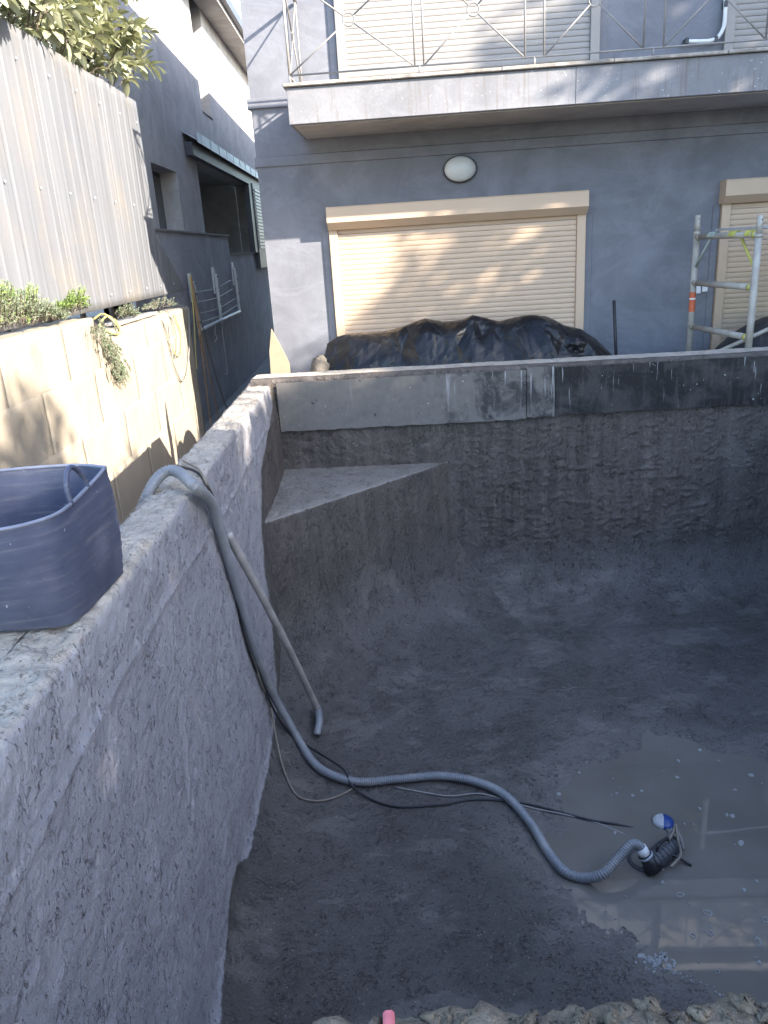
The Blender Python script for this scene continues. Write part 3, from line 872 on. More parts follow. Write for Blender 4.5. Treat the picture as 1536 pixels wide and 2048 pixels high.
# balcony
DB = 7.575
balc = obj('balcony_slab', MB().box((-1.07, DB, 2.083), (UR, DF - .004, 2.375), W, .004), M['fascia'], house)
mb = MB(); mb.box((-1.03, DB + .05, 2.073), (UR - .02, DF - .035, 2.0855), W); obj('balcony_soffit', mb, M['soffit'], balc)
for i in range(9):
    a = -1.10 + i * .957 ; b = a + .953
    rr = random.Random(i); mb = MB(); mb.box((a, DB - .03, 2.379), (b, DF - .05, 2.409 + rr.uniform(-.002, .002)), W, .006); obj('edge_tile', mb, M['tile'], balc)
mb = MB(); mb.box((1.452, DB - .0015, 2.09), (1.457, DB + .01, 2.37), W); obj('fascia_joint', mb, M['dark'], balc)
# oval bulkhead lamp
lamp = thing('bulkhead_lamp', 'oval white bulkhead lamp above the wide beige shutter', 'lamp', W(.487, DF, 1.70))
def ov(sx, sz): return lambda x, y, z: W(.487 + x * sx, DF - z, 1.70 + y * sz)
obj('base', MB().lathe([(1, -.005), (1.0, .035), (.97, .05), (.9, .055)], 40, ov(.171, .129)), M['dark'], lamp, True)
obj('diffuser', MB().lathe([(.99, .04), (.97, .06), (.88, .078), (.68, .093), (.4, .102), (.05, .105)], 40, ov(.162, .120)), M['opal'], lamp, True)
# white waste pipe on the upper wall
wp = thing('waste_pipe', 'bent white waste pipe clipped to the upper wall above the balcony', 'pipe', W(2.8, DF, 2.7))
dp = DF - .06
pts = [fuz(1372, 83, dp), fuz(1395, 83, dp), fuz(1418, 82, dp), fuz(1434, 76, dp), fuz(1444, 62, dp), fuz(1449, 45, dp), fuz(1451, 10, dp), fuz(1453, -60, dp)]
pl = spline([W(u, dp, z) for u, z in pts], .02)
obj('pipe_run', MB().tube(pl, .019, 12), M['white'], wp, True)
for (x, y) in ((1373, 83), (1431, 79), (1451, 8)):
    u, z = fuz(x, y, dp); mb = MB(); mb.box((u - .016, DF - .085, z - .028), (u + .016, DF + .005, z + .028), W, .006); obj('pipe_clip', mb, M['dark'], wp)
# balcony railing: panels with a crossed X and a ring
rail = thing('balcony_railing', 'grey iron balcony railing with crossed bars and rings', 'railing', W(1, DB, 2.41))
DRL = DB + .03
ZB, ZTOP = 2.475, 3.26
ZC = (ZB + ZTOP) / 2
def bar(a, b, r=.0075, name='bar', n=8): return obj(name, MB().tube([a, b], r, n), M['rail'], rail, True)
bar(W(-1.04, DRL, ZB), W(6.4, DRL, ZB), .008, 'bottom_rail')
bar(W(-1.05, DRL, ZTOP), W(6.4, DRL, ZTOP), .017, 'handrail')
panels = [(-1.035, .069), (.147, 1.019), (1.182, 2.026), (2.195, 3.05), (3.21, 4.06), (4.22, 5.07)]
for i, (a, b) in enumerate(panels):
    for u in (a, b): bar(W(u, DRL, ZB), W(u, DRL, ZTOP), .0085, 'upright')
    cu = (a + b) / 2; rr_ = .05
    for su in (-1, 1):
        for sz in (-1, 1):
            e = Vector((su * (b - a) / 2, 0, sz * (ZC - ZB))); k = rr_ / e.length
            bar(W(cu + e.x * k, DRL, ZC + e.z * k), W(cu + e.x, DRL, ZC + e.z), .007, 'diagonal')
    ring = [W(cu + rr_ * math.cos(g), DRL, ZC + rr_ * math.sin(g)) for g in np.linspace(0, 2 * math.pi, 29)]
    obj('ring', MB().tube(ring, .007, 8, False), M['rail'], rail, True)
    nx = panels[i + 1][0] if i + 1 < len(panels) else b + .1
    bar(W((b + nx) / 2, DRL, 2.405), W((b + nx) / 2, DRL, ZB), .009, 'foot')
bar(W(-1.035, DRL, 2.405), W(-1.035, DRL, ZB), .009, 'foot')
# return of the railing at the left end
dR = (DRL, DF - .02)
for z, r, nm in ((ZB, .008, 'bottom_rail'), (ZTOP, .017, 'handrail')): bar(W(-1.035, dR[0], z), W(-1.035, dR[1], z), r, nm)
for d in (DRL + .06, DF - .06): bar(W(-1.035, d, 2.405), W(-1.035, d, ZTOP), .0085, 'upright')
dc = (dR[0] + dR[1]) / 2; hd = (DF - .06 - DRL - .06) / 2
for su in (-1, 1):
    for sz in (-1, 1):
        k = .05 / math.hypot(hd, ZC - ZB)
        bar(W(-1.035, dc + su * hd * k, ZC + sz * (ZC - ZB) * k), W(-1.035, dc + su * hd, ZC + sz * (ZC - ZB)), .007, 'diagonal')
ring = [W(-1.035, dc + .05 * math.cos(g), ZC + .05 * math.sin(g)) for g in np.linspace(0, 2 * math.pi, 29)]
obj('ring', MB().tube(ring, .007, 8, False), M['rail'], rail, True)

# ================================================================== RETAINING WALL
XW = -2.25
rt = thing('retaining_wall', 'sunlit cream rendered block retaining wall beside the passage', 'wall', (XW, 6.5, PASS_Z))
def rwall_block(y0, y1, z0, z1, seed, x0=XW - .24, x1=XW):
    ny, nz = max(4, int((y1 - y0) / .05)), max(4, int((z1 - z0) / .05))
    g = .0006
    e_ = .018 if z1 > .3 else .0015
    prof = [(x0, z0)] + [(x0, z1 - .01), (x0 + .02, z1)] + [(x, z1) for x in np.linspace(x0 + .05, x1 - .04, 5)] + [(x1 - e_ * .7, z1 - e_ * .2), (x1, z1 - e_)] + [(x1, z) for z in np.linspace(z1 - .05, z0, nz)]
    prof = np.array(prof); yy = np.concatenate([[y0 + g], np.linspace(y0 + g, y1 - g, ny), [y1 - g]])
    P = np.zeros((len(yy), len(prof), 3)); P[..., 0] = prof[None, :, 0]; P[..., 2] = prof[None, :, 1]; P[..., 1] = yy[:, None]
    P[0, :, 0] = np.minimum(P[0, :, 0], x1 - .0012); P[-1, :, 0] = np.minimum(P[-1, :, 0], x1 - .0012)
    dn = .008 * fbm(P * 3.2, 3, 700) + .004 * fbm(P * 17, 2, 702)
    P[..., 0] += dn; P[..., 2] += .007 * fbm(P * 8, 2, seed + 4) * (P[..., 2] > z1 - .03)
    return link('block', grid_mesh('block', P), M['retain'], rt)
ztl, ztr = .615, .475
ycut = onx(187, 640, XW).y; yend = onx(377, 620, XW).y
lay = [-1.5, -1.05, -.62, -.20, .22]
for r in range(len(lay)):
    z0 = lay[r]; 
    y = 2.6 + (.5 if r % 2 else 0); rr = random.Random(r); first = True
    y0 = 2.2
    cuts = [2.2]
    while y < yend - .3: cuts.append(y); y += 1.02
    cuts.append(yend)
    cuts = sorted(set(cuts + ([ycut] if r == len(lay) - 1 else [])))
    cuts = [c for i, c in enumerate(cuts) if i == 0 or c - cuts[i - 1] > .12 or c == ycut]
    for a, b in zip(cuts[:-1], cuts[1:]):
        z1 = lay[r + 1] if r + 1 < len(lay) else (ztl if b <= ycut + .01 else ztr)
        rwall_block(a, b, z0, z1, int(r * 40 + a * 10))
mb = MB(); mb.box((XW - .2, 2.25, -1.48), (XW - .012, yend - .02, .20)); obj('core', mb, M['retain'], rt)
mb = MB(); mb.box((-4.5, 2.2, .20), (XW - .245, yend, .44)); tag(obj('planting_bed', mb, M['soil']), kind='structure')

# ================================================================== SHEET METAL FENCE
XF = -2.36
fence = thing('metal_fence', 'tall pale corrugated metal sheet fence above the retaining wall', 'fence', (XF, 7.5, .64))
pA, pB = onx(0, 35, XF), onx(271, 202, XF); pC, pD = onx(311, 470, XF), onx(377, 594, XF)
ZF = (pA.z + pB.z) / 2
def fence_edge_y(z):  # lower slant is the balcony's shadow edge, cut into the sheet outline
    if z >= pC.z: return pB.y
    return pC.y + (pD.y - pC.y) * (pC.z - z) / (pC.z - pD.z)
def ribprof(y):
    t = (y / .19) % 1.0
    a = .5 - .5 * math.cos(max(0, min(1, 1 - abs(t - .5) / .13)) * math.pi)
    t2 = (y / .095 + .5) % 1.0
    return .007 * a + .0016 * max(0, 1 - abs(t2 - .5) / .09)
y = 4.0; k = 0
while y < pD.y:
    y1 = min(y + .76, pD.y)
    if y < pB.y - .001 < y1: y1 = pB.y
    ny = max(3, int((y1 - y) / .012))
    yy = np.linspace(y, y1 + (.03 if y1 < pB.y - .01 else 0), ny); tz = np.linspace(0, 1, 26)
    P = np.zeros((ny, 26, 3))
    for i, yv in enumerate(yy):
        ztop = ZF + .004 * math.sin(k * 3) if y1 <= pB.y + .001 else pC.z + (pD.z - pC.z) * max(0, yv - pC.y) / (pD.y - pC.y)  # sloping top follows the balcony's cast shadow instead of a real sheet edge
        for j, t in enumerate(tz):
            zv = .645 + (max(ztop, .655) - .645) * t
            P[i, j] = (XF + ribprof(yv) + .002 * (k % 2) + .006 * math.sin(yv * 2.1 + zv), yv, zv)
    o = link('sheet', grid_mesh('sheet', P), M['galv'], fence)
    so_ = o.modifiers.new('thickness', 'SOLIDIFY'); so_.thickness = .0012
    y = y1; k += 1
mb0 = MB(); mb0.lathe([(.011, 0), (.011, .003), (.007, .004), (.006, .008)], 10, lambda a, b, c: Vector((c, a, b))); scr = mb0.mesh('screw', True); scr.materials.append(M['roofm'])
for zz in (.75, 1.55, ZF - .22):
    y = 4.2
    while y < fence_edge_y(zz) - .05:
        link('screw', scr, None, fence, (XF + .016, y + .095, zz)); y += .57
for z in (.9, ZF - .35):
    mb = MB(); mb.box((XF - .055, 4.0, z), (XF - .014, pB.y - .05, z + .07)); obj('back_rail', mb, M['rail'], fence)

# ================================================================== NEIGHBOUR'S HOUSE
XN = -2.85
nb = thing('neighbour_house', 'neighbouring grey house with narrow windows beyond the metal fence', 'house', (XN - 2, 15, PASS_Z))
def npt(x, y): p = onx(x, y, XN); return p.y, p.z
NZT = 6.05
wy0, wz0 = npt(301, 324); wy1, _ = npt(352, 336); _, wzb = npt(318, 466)
uy0, uz1 = npt(377, 0); uy1, uzb = npt(425, 240)
py0, pz1 = npt(392, 318); py1 = npt(500, 400)[0]; ledz = npt(380, 464)[1]; ledy = npt(448, 463)[0]
stz = npt(480, 506)[1]
Lw = (wy0, wy1, ledz - .02, wz0); Uw = (uy0, uy1, uzb, 5.6); Po = (py0, py1, -.2, pz1)
def nwall(mb, y0, y1, z0, z1, holes, x0, x1):
    us_ = sorted({y0, y1, *[h[0] for h in holes], *[h[1] for h in holes]}); zs_ = sorted({z0, z1, *[h[2] for h in holes], *[h[3] for h in holes]})
    S = {}
    for i in range(len(us_) - 1):
        for j in range(len(zs_) - 1):
            cu, cz = (us_[i] + us_[i + 1]) / 2, (zs_[j] + zs_[j + 1]) / 2
            S[i, j] = not any(h[0] < cu < h[1] and h[2] < cz < h[3] for h in holes)
    for (i, j), s in S.items():
        if not s: continue
        a, b, c, d = us_[i], us_[i + 1], zs_[j], zs_[j + 1]
        mb.add([(x1, a, c), (x1, b, c), (x1, b, d), (x1, a, d)], [(0, 1, 2, 3)])
        for (di, dj, e) in ((-1, 0, (a, a, c, d)), (1, 0, (b, b, c, d)), (0, -1, (a, b, c, c)), (0, 1, (a, b, d, d))):
            if not S.get((i + di, j + dj), False):
                mb.add([(x1, e[0], e[2]), (x1, e[1], e[3]), (x0, e[1], e[3]), (x0, e[0], e[2])], [(0, 1, 2, 3)])
mb = MB(); nwall(mb, 9.3, 30, -1.5, NZT, [Lw, Uw, Po], XN - .32, XN); obj('side_wall', mb, M['nwall'], nb)
mb = MB(); mb.box((XN - 9, 9.3, -1.5), (XN - .004, 9.55, NZT)); obj('front_wall', mb, M['nwall'], nb)
def nwindow(h, name='window', mull=True):
    y0, y1, z0, z1 = h
    fr = obj(name, MB().box((XN - .30, y0 + .002, z0 + .002), (XN - .26, y1 - .002, z1 - .002)), M['frame'], nb)
    mb = MB(); mb.box((XN - .258, y0 + .07, z0 + .07), (XN - .254, y1 - .07, z1 - .07)); obj('pane', mb, M['glass'], fr)
    if mull:
        mb = MB(); c = (y0 + y1) / 2; mb.box((XN - .252, c - .035, z0 + .05), (XN - .235, c + .035, z1 - .05)); obj('mullion', mb, M['frame'], fr)
    mb = MB(); mb.box((XN - .22, y0 + .004, z0 + .004), (XN + .02, y1 - .004, z0 + .03)); obj('sill', mb, M['nwall'], fr)
nwindow(Lw); nwindow(Uw, 'window', False)
# porch alcove
mb = MB()
mb.box((XN - 1.75, py0 - .3, -.2), (XN - 1.7, py1 + .3, pz1 + .05)); obj('alcove_back', mb, M['nwall'], nb)
for a in (py1 + .01, py0 - .2):
    mb = MB(); mb.box((XN - 1.7, a, -.2), (XN - .33, a + .19, pz1 + .05)); obj('alcove_cheek', mb, M['nwall'], nb)
mb = MB(); mb.box((XN - 1.7, py0 - .2, pz1 + .055), (XN - .33, py1 + .2, pz1 + .15)); obj('alcove_ceiling', mb, M['soffit'], nb)
dd = obj('door', MB().box((XN - 1.69, py0 + 1.0, -.2), (XN - 1.64, py0 + 1.9, pz1 - .35)), M['frame'], nb)
mb = MB(); mb.box((XN - 1.638, py0 + 1.12, .5), (XN - 1.63, py0 + 1.78, pz1 - .5)); obj('pane', mb, M['glass'], dd)
# porch roof: thin zinc sheet on a dark beam with a post
prA, prB = onx(388, 296, XN + .16), onx(512, 344, XN + .16)
zr = (prA.z + prB.z) / 2
mb = MB(); mb.prism([(XN + .005, zr + .13), (XN + .22, zr), (XN + .22, zr - .02), (XN + .005, zr + .11)], (prA.y, prB.y + 1.5), lambda a, b, c: Vector((a, c, b))); pr_ = obj('porch_roof', mb, M['roofm'], nb)
ky = prA.y + .3
while ky < prB.y + 1.4:
    mb = MB(); mb.box((XN + .238, ky, zr - .04), (XN + .244, ky + .03, zr + .095)); obj('roof_rib', mb, M['roofm'], pr_); ky += .75
mb = MB(); mb.box((XN + .01, prA.y + .05, zr - .22), (XN + .13, prB.y + 1.4, zr - .025)); obj('porch_beam', mb, M['frame'], nb)
mb = MB(); mb.box((XN + .224, prA.y, zr - .05), (XN + .236, prB.y + 1.5, zr + .10)); obj('porch_fascia', mb, M['roofm'], nb)
yp = onx(500, 400, XN + .1).y
mb = MB(); mb.box((XN + .012, yp - .2, stz), (XN + .135, yp + .35, zr - .222)); obj('porch_post', mb, M['gutter'], nb)
# louvred shutter beside the porch
ly0, ly1 = onx(508, 400, XN + .16).y, onx(523, 400, XN + .16).y + .8
lz1 = onx(510, 378, XN + .16).z; lz0 = onx(528, 535, XN + .16).z
fr = obj('louvre_frame', MB().box((XN + .004, ly0, lz0), (XN + .16, ly1, lz1 + .1)), M['gutter'], nb)
k = 0; z = lz0 + .45
while z < lz1 - .02:
    mb = MB(); mb.box((XN + .162, ly0 + .12, z), (XN + .185, ly1 - .1, z + .045)); obj('louvre_blade', mb, M['white'], fr); z += .075
# slightly darker grey lower wall with capping
mb = MB(); mb.box((XN + .004, 9.32, -1.5), (XN + .06, ledy, ledz - .03)); lw = obj('lower_wall', mb, M['nwall_low'], nb)
mb = MB(); mb.box((XN + .003, 9.31, ledz - .028), (XN + .085, ledy + .02, ledz)); obj('capping', mb, M['paving'], lw)
mb = MB(); mb.box((XN + .004, ledy + .003, -1.5), (XN + .055, 30, stz - .03)); lw2 = obj('lower_wall', mb, M['nwall_low'], nb)
mb = MB(); mb.box((XN + .003, ledy + .04, stz - .028), (XN + .08, onx(519, 503, XN + .08).y, stz)); obj('capping', mb, M['paving'], lw2)
# eaves, fascia, gutter, roof
ge = onx(437, 0, XN + .42)
GZE = ge.z
mb = MB(); mb.box((XN + .004, 9.0, GZE - .02), (XN + .40, 31, GZE + .01)); obj('soffit', mb, M['soffit'], nb)
mb = MB(); mb.box((XN + .402, 8.95, GZE - .06), (XN + .425, 31, GZE + .13)); obj('fascia', mb, M['soffit'], nb)
mb = MB(); mb.prism([(XN + .428, GZE + .02), (XN + .53, GZE + .02), (XN + .55, GZE + .14), (XN + .535, GZE + .14), (XN + .52, GZE + .04), (XN + .428, GZE + .04)], (8.9, 31), lambda a, b, c: Vector((a, c, b))); obj('gutter', mb, M['gutter'], nb)
mb = MB(); mb.prism([(XN + .46, GZE + .16), (XN - 5, GZE + 1.9), (XN - 5, GZE + 1.8), (XN + .44, GZE + .10)], (8.9, 31), lambda a, b, c: Vector((a, c, b))); obj('roof', mb, M['gutter'], nb)

# ================================================================== FOLDED CLOTHES LINE on the neighbour's wall
XC = XN + .065
cl = thing('clothes_line', 'folded white wall mounted clothes line on the dark lower wall', 'clothes line', (XC, 13, 0))
def cpt(x, y, dx=.0): return onx(x, y, XC + dx)
for (xt, yt, xb, yb) in ((374, 547, 396, 668), (420, 535, 441, 645), (458, 525, 478, 622)):
    T, Bm = cpt(xt, yt), cpt(xb, yb); yc = (T.y + Bm.y) / 2; L = T.z - Bm.z
    mb = MB(); mb.prism([(yc - .10, T.z), (yc + .02, T.z), (yc + .11, T.z - .12), (yc + .11, T.z - L * .42), (yc - .10, T.z - L * .46)], (XC, XC + .03), lambda a, b, c: Vector((c, a, b))); br = obj('bracket', mb, M['white'], cl)
    mb = MB(); mb.box((XC + .032, yc - .05, Bm.z), (XC + .075, yc + .03, T.z - .12), None, .006); obj('folding_arm', mb, M['white'], cl)
    mb = MB(); mb.box((XC + .032, yc + .05, Bm.z + .06), (XC + .06, yc + .12, T.z - .2), None, .006); obj('folding_arm', mb, M['white'], cl)
    for q_ in (.16, .34, .62, .8):
        mb = MB(); mb.lathe([(.016, 0), (.016, .012)], 8, lambda a, b, c, q_=q_: Vector((XC + .077 + c, yc - .01 + a, T.z - L * q_ + b))); obj('bolt', mb, M['dark'], br)
b0, b1 = cpt(404, 662, .06), cpt(479, 620, .06); zb_ = (b0.z + b1.z) / 2
mb = MB(); mb.tube([(XC + .06, b0.y, zb_), (XC + .06, b1.y, zb_)], .028, 10); obj('front_bar', mb, M['white'], cl, True)
for (xa, ya, xb_, yb_) in ((384, 585, 462, 560), (388, 605, 465, 578), (392, 628, 470, 597), (397, 645, 474, 610)):
    a, b = cpt(xa, ya, .05), cpt(xb_, yb_, .05); mid = (a + b) / 2 - Vector((0, 0, .05))
    obj('line', MB().tube(spline([a, mid, b], .15), .005, 5), M['white'], cl, True)
for pts in ([(443, 648), (447, 680), (452, 715), (455, 745), (450, 748)], [(431, 650), (430, 665), (434, 675), (430, 684)]):
    obj('loose_cord', MB().tube(spline([cpt(x, y, .05) for x, y in pts], .05), .006, 5), M['white'], cl, True)

# ================================================================== LEADS AND CORDS
def cordobj(name, pts, r, mat, label, cat='cord', group=None, step=.03):
    o = obj(name, MB().tube(spline(pts, step), r, 7), mat, None, True); return tag(o, label, cat, group)
g_ = 'extension leads hanging from the clothes line'
cordobj('extension_lead', [cpt(379, 552, .12), cpt(384, 590, .14), cpt(388, 640, .14), cpt(391, 700, .14), cpt(394, 738, .14)], .011, M['ycord'], 'short yellow lead hanging beside the end of the cream wall', group=g_)
cordobj('extension_lead', [cpt(380, 550, .12), cpt(391, 620, .14), cpt(402, 690, .14), cpt(412, 770, .14), cpt(422, 860, .14)], .010, M['cord'], 'orange lead hanging from the left bracket, left one', group=g_)
cordobj('extension_lead', [cpt(382, 552, .12), cpt(397, 640, .14), cpt(412, 720, .14), cpt(428, 790, .14), cpt(440, 850, .14)], .010, M['cord'], 'orange lead hanging from the left bracket, middle one', group=g_)
cordobj('extension_lead', [cpt(383, 556, .12), cpt(402, 640, .14), cpt(420, 710, .14), cpt(438, 772, .14), cpt(456, 825, .14)], .010, M['rope'], 'tan lead hanging furthest right from the left bracket', group=g_)
def rpt(x, y, dx=.02): return onx(x, y, XW + dx)
g2 = 'thin hoses looped over the retaining wall'
cordobj('thin_hose', [rpt(300, 636, -.1), rpt(322, 638, .0), rpt(335, 670), rpt(342, 700), rpt(350, 715), rpt(355, 690), rpt(350, 655), rpt(338, 632, .0), rpt(300, 628, -.1)], .007, M['gcord'], 'grey thin hose in a short loop over the cream wall', 'hose', g2)
cordobj('thin_hose', [rpt(310, 632, -.1), rpt(325, 640, .0), rpt(338, 680), rpt(352, 710), rpt(362, 705), rpt(362, 670), rpt(352, 640), rpt(345, 628, .0), rpt(320, 624, -.1)], .007, M['ycord'], 'yellow thin hose in a loop over the cream wall', 'hose', g2)
cordobj('thin_hose', [rpt(320, 628, -.08), rpt(335, 640, .0), rpt(345, 715), rpt(352, 740), rpt(364, 762), rpt(374, 745), rpt(378, 700), rpt(378, 640), rpt(374, 614, .0), rpt(350, 610, -.1)], .007, M['gcord'], 'long thin hose loop hanging at the end of the cream wall', 'hose', g2)
cordobj('thin_hose', [rpt(185, 640, -.2), rpt(205, 628, -.1), rpt(225, 640, .0), rpt(240, 660, .01), rpt(232, 668, .02), rpt(215, 662, .01), rpt(200, 650, -.04), rpt(215, 632, -.12), rpt(235, 645, -.03), rpt(241, 664, .03)], .009, M['ycord'], 'yellow garden hose coiled at the step in the cream wall', 'hose', g2)
mb = MB(); a, b = rpt(234, 648, -.05), rpt(315, 637, -.03); mb.box((XW - .16, a.y, ztr + .012), (XW - .02, b.y, ztr + .04), None, .005)
tag(obj('timber_offcut', mb, M['pvc']), 'weathered timber offcut lying on the low part of the cream wall', 'timber')

# ================================================================== PLYWOOD LEANING at the corner
pts = [fuz(542, 658, 7.1), fuz(556, 683, 7.1), fuz(573, 715, 7.1), fuz(579, 728, 7.1)]
mb = MB(); poly = [(-1.395, -.5)] + [(-1.375, pts[0][1] - .2), (pts[0][0], pts[0][1])] + [(p[0], p[1]) for p in pts[1:]] + [(-1.20, -.5)]
mb.prism(poly, (7.06, 7.078), lambda a, b, c: W(a, c + .06 * (b + .5), b))
tag(obj('plywood_offcut', mb, M['ply']), 'pale plywood offcut standing behind the pool wall corner', 'plywood')

# ================================================================== BLACK PLASTIC HEAPS
def facet(u, v, s, seed):
    """crumpled sheet: random heights on a triangulated net, straight creases between"""
    a, b = u / s, v / s; i, j = np.floor(a).astype(np.int64), np.floor(b).astype(np.int64); fu, fv = a - i, b - j
    h = lambda di, dj: _h(i + di + 900, j + dj + 900, 7 + 0 * i, seed) - .5
    h00, h10, h01, h11 = h(0, 0), h(1, 0), h(0, 1), h(1, 1)
    dg = _h(i + 900, j + 900, 3 + 0 * i, seed + 50) > .5
    A = np.where(fu + fv < 1, h00 + (h10 - h00) * fu + (h01 - h00) * fv, h11 + (h01 - h11) * (1 - fu) + (h10 - h11) * (1 - fv))
    B = np.where(fu > fv, h00 + (h10 - h00) * fu + (h11 - h10) * fv, h00 + (h01 - h00) * fv + (h11 - h01) * fu)
    return np.where(dg, A, B)
def heap(crest, d0, d1, dc, zb, mat, label, seed, name='plastic_heap'):
    us_ = np.linspace(crest[0][0], crest[-1][0], 260); cz = np.interp(us_, [c[0] for c in crest], [c[1] for c in crest])
    nv = 100; v = np.linspace(0, 1, nv)
    P = np.zeros((len(us_), nv, 3))
    for i, u in enumerate(us_):
        hgt = cz[i] - zb
        for j, t in enumerate(v):
            if t < .5:
                s = t / .5; d = d0 + (dc - d0) * (s ** 1.35); z = zb + hgt * (1 - (1 - s) ** 1.7)
            else:
                s = (t - .5) / .5; d = dc + (d1 - dc) * s; z = zb + hgt * (1 - s ** 2.2)
            P[i, j] = (u, d, z)
    Q = P.copy(); ends = smooth(0, .06, (us_ - us_[0]))[:, None] * smooth(0, .06, us_[-1] - us_)[:, None]
    body = np.sin(np.pi * v)[None, :] ** .5
    vv = np.concatenate([[0], np.cumsum(np.linalg.norm(np.diff(P[len(us_) // 2], axis=0), axis=1))])
    U_, V_ = np.meshgrid(us_, vv, indexing='ij')
    q3 = np.stack([U_ * 2.2, V_ * 2.2, U_ * 0], -1)
    Uw, Vw = U_ + .08 * fbm(q3, 2, seed), V_ * .75 + .08 * fbm(q3 + 40, 2, seed + 1)
    dd = (.10 * facet(Uw, Vw, .30, seed) + .07 * facet(Uw + .4 * Vw, Vw - .3 * Uw, .14, seed + 3) + .014 * facet(Uw - .6 * Vw, Vw + .5 * Uw, .05, seed + 5)) * ends * body
    Q[..., 1] -= dd * 1.0; Q[..., 2] += dd * .25 - .012 * body * ends
    Wd = Q[..., 0:1] * FXn + Q[..., 1:2] * FNn; Wd[..., 2] = Q[..., 2]
    me = grid_mesh(name, Wd, False)
    return tag(link(name, me, mat), label, 'plastic sheet', 'black plastic covers in front of the house')
cr = [fuz(x, y, 7.5) for x, y in ((648, 712), (655, 684), (672, 672), (700, 664), (760, 660), (800, 652), (832, 640), (850, 634), (885, 640), (925, 637), (945, 629), (975, 634), (1000, 640), (1030, 632), (1060, 628), (1090, 629), (1110, 638), (1128, 648), (1160, 656), (1190, 672), (1208, 690), (1228, 712))]
heap(cr, 6.98, 8.1, 7.5, TERR_Z + .002, M['tarp'], 'creased black plastic sheet over a long heap below the wide shutter', 500)
cr = [fuz(x, y, 7.75) for x, y in ((1432, 715), (1445, 690), (1470, 665), (1500, 645), (1530, 632), (1560, 625), (1620, 620), (1700, 640), (1760, 700))]
heap(cr, 7.3, 8.2, 7.75, TERR_Z + .002, M['tarp2'], 'dull black plastic sheet over a heap behind the scaffold frame', 540)
# grit bag at the left end of the heap
P = np.zeros((24, 18, 3)); cu, cz_ = fuz(642, 735, 7.25)
for i in range(24):
    for j in range(18):
        th, ph = math.pi * j / 17, 2 * math.pi * i / 23
        P[i, j] = (cu + .12 * math.sin(th) * math.cos(ph), 7.25 + .2 * math.sin(th) * math.sin(ph), -.2 + .29 * math.cos(th))
nn = fbm(P * 9, 3, 611); c0 = np.array([cu, 7.25, -.2]); P = c0 + (P - c0) * (1 + .28 * nn)[..., None]; P[-1] = P[0]
Wd = P[..., 0:1] * FXn + P[..., 1:2] * FNn; Wd[..., 2] = P[..., 2]
tag(link('rubble_sack', grid_mesh('rubble_sack', Wd), M['sack']), 'crumpled tan rubble sack at the left end of the plastic heap', 'sack')
# black steel stake
a, b = fuz(1228, 601, 8.2), fuz(1232, 708, 8.2)
mb = MB(); mb.tube([W(b[0] + .05, 8.2, TERR_Z), W(b[0], 8.2, b[1]), W(a[0], 8.2, a[1])], .017, 8); tag(obj('steel_stake', mb, M['black'], None, True), 'thin black steel stake standing in front of the grey house wall', 'stake')

# ================================================================== SCAFFOLD FRAME
sc = thing('scaffold_tower', 'scuffed aluminium scaffold end frame with rungs and orange sticker', 'scaffold', W(2.83, 7.5, TERR_Z))
dL, dR_ = 8.1, 7.0
uL, uR = 2.752, 2.893
def sp(u, d, z): return W(u, d, z)
RT_ = .030
zL = {k: fuz(*v)[1] for k, v in {'top': ((1398, 430, dL)), 'r1': ((1393, 470, dL)), 'r2': ((1390, 561, dL)), 'r3': ((1383, 648, dL))}.items()}
zR = {k: fuz(*v)[1] for k, v in {'top': ((1527, 430, dR_)), 'r1': ((1517, 473, dR_)), 'r2': ((1508, 580, dR_)), 'r3': ((1495, 681, dR_))}.items()}
for u, d, zt in ((uL, dL, zL['top']), (uR, dR_, zR['top'])):
    po = obj('post', MB().tube([sp(u, d, TERR_Z), sp(u, d, zt - .16)], RT_, 16), M['alu'], sc, True)
    obj('spigot', MB().tube([sp(u, d, zt - .158), sp(u, d, zt)], RT_ * .86, 16), M['alu'], po, True)
    obj('collar', MB().tube([sp(u, d, zt - .175), sp(u, d, zt - .150)], RT_ * 1.12, 16), M['alu'], po, True)
    c_ = sp(u, d, zt - .035); mb = MB(); mb.tube([c_ - FN * (RT_ * .87) + FX * .006, c_ - FN * (RT_ * .6) + FX * .006], .006, 8); obj('pin_hole', mb, M['black'], po)
dirn = (sp(uR, dR_, 0) - sp(uL, dL, 0)).normalized()
for k in ('r1', 'r2', 'r3'):
    zz = (zL[k] + zR[k]) / 2
    a, b = sp(uL, dL, zz), sp(uR, dR_, zz)
    ru = obj('rung', MB().tube([a, b], .028, 14), M['alu'], sc, True)
    for e, s in ((a, 1), (b, -1)):
        obj('weld_collar', MB().tube([e + dirn * s * .03, e + dirn * s * .075], .0295, 14), M['alu'] if s > 0 else M['yellow'], ru, True)
z1 = (zL['r1'] + zR['r1']) / 2
mb = MB(); mb.tube([sp(uL, dL, z1 - .30), sp(uL, dL, z1 - .02) + dirn * .28], .012, 8); obj('gusset_brace', mb, M['green'], sc, True)
mb = MB(); mb.tube([sp(uR, dR_, z1 - .30), sp(uR, dR_, z1 - .02) - dirn * .28], .012, 8); obj('gusset_brace', mb, M['yellow'], sc, True)
zs_ = zL['r2'] - .17
stk = obj('sticker', MB().tube([sp(uL, dL, zs_ - .13), sp(uL, dL, zs_ + .06)], RT_ * 1.02, 16, False), M['orange'], sc, True)
obj('sticker_text', MB().tube([sp(uL, dL, zs_ - .012), sp(uL, dL, zs_ + .004)], RT_ * 1.03, 16, False), M['paper'], stk, True)
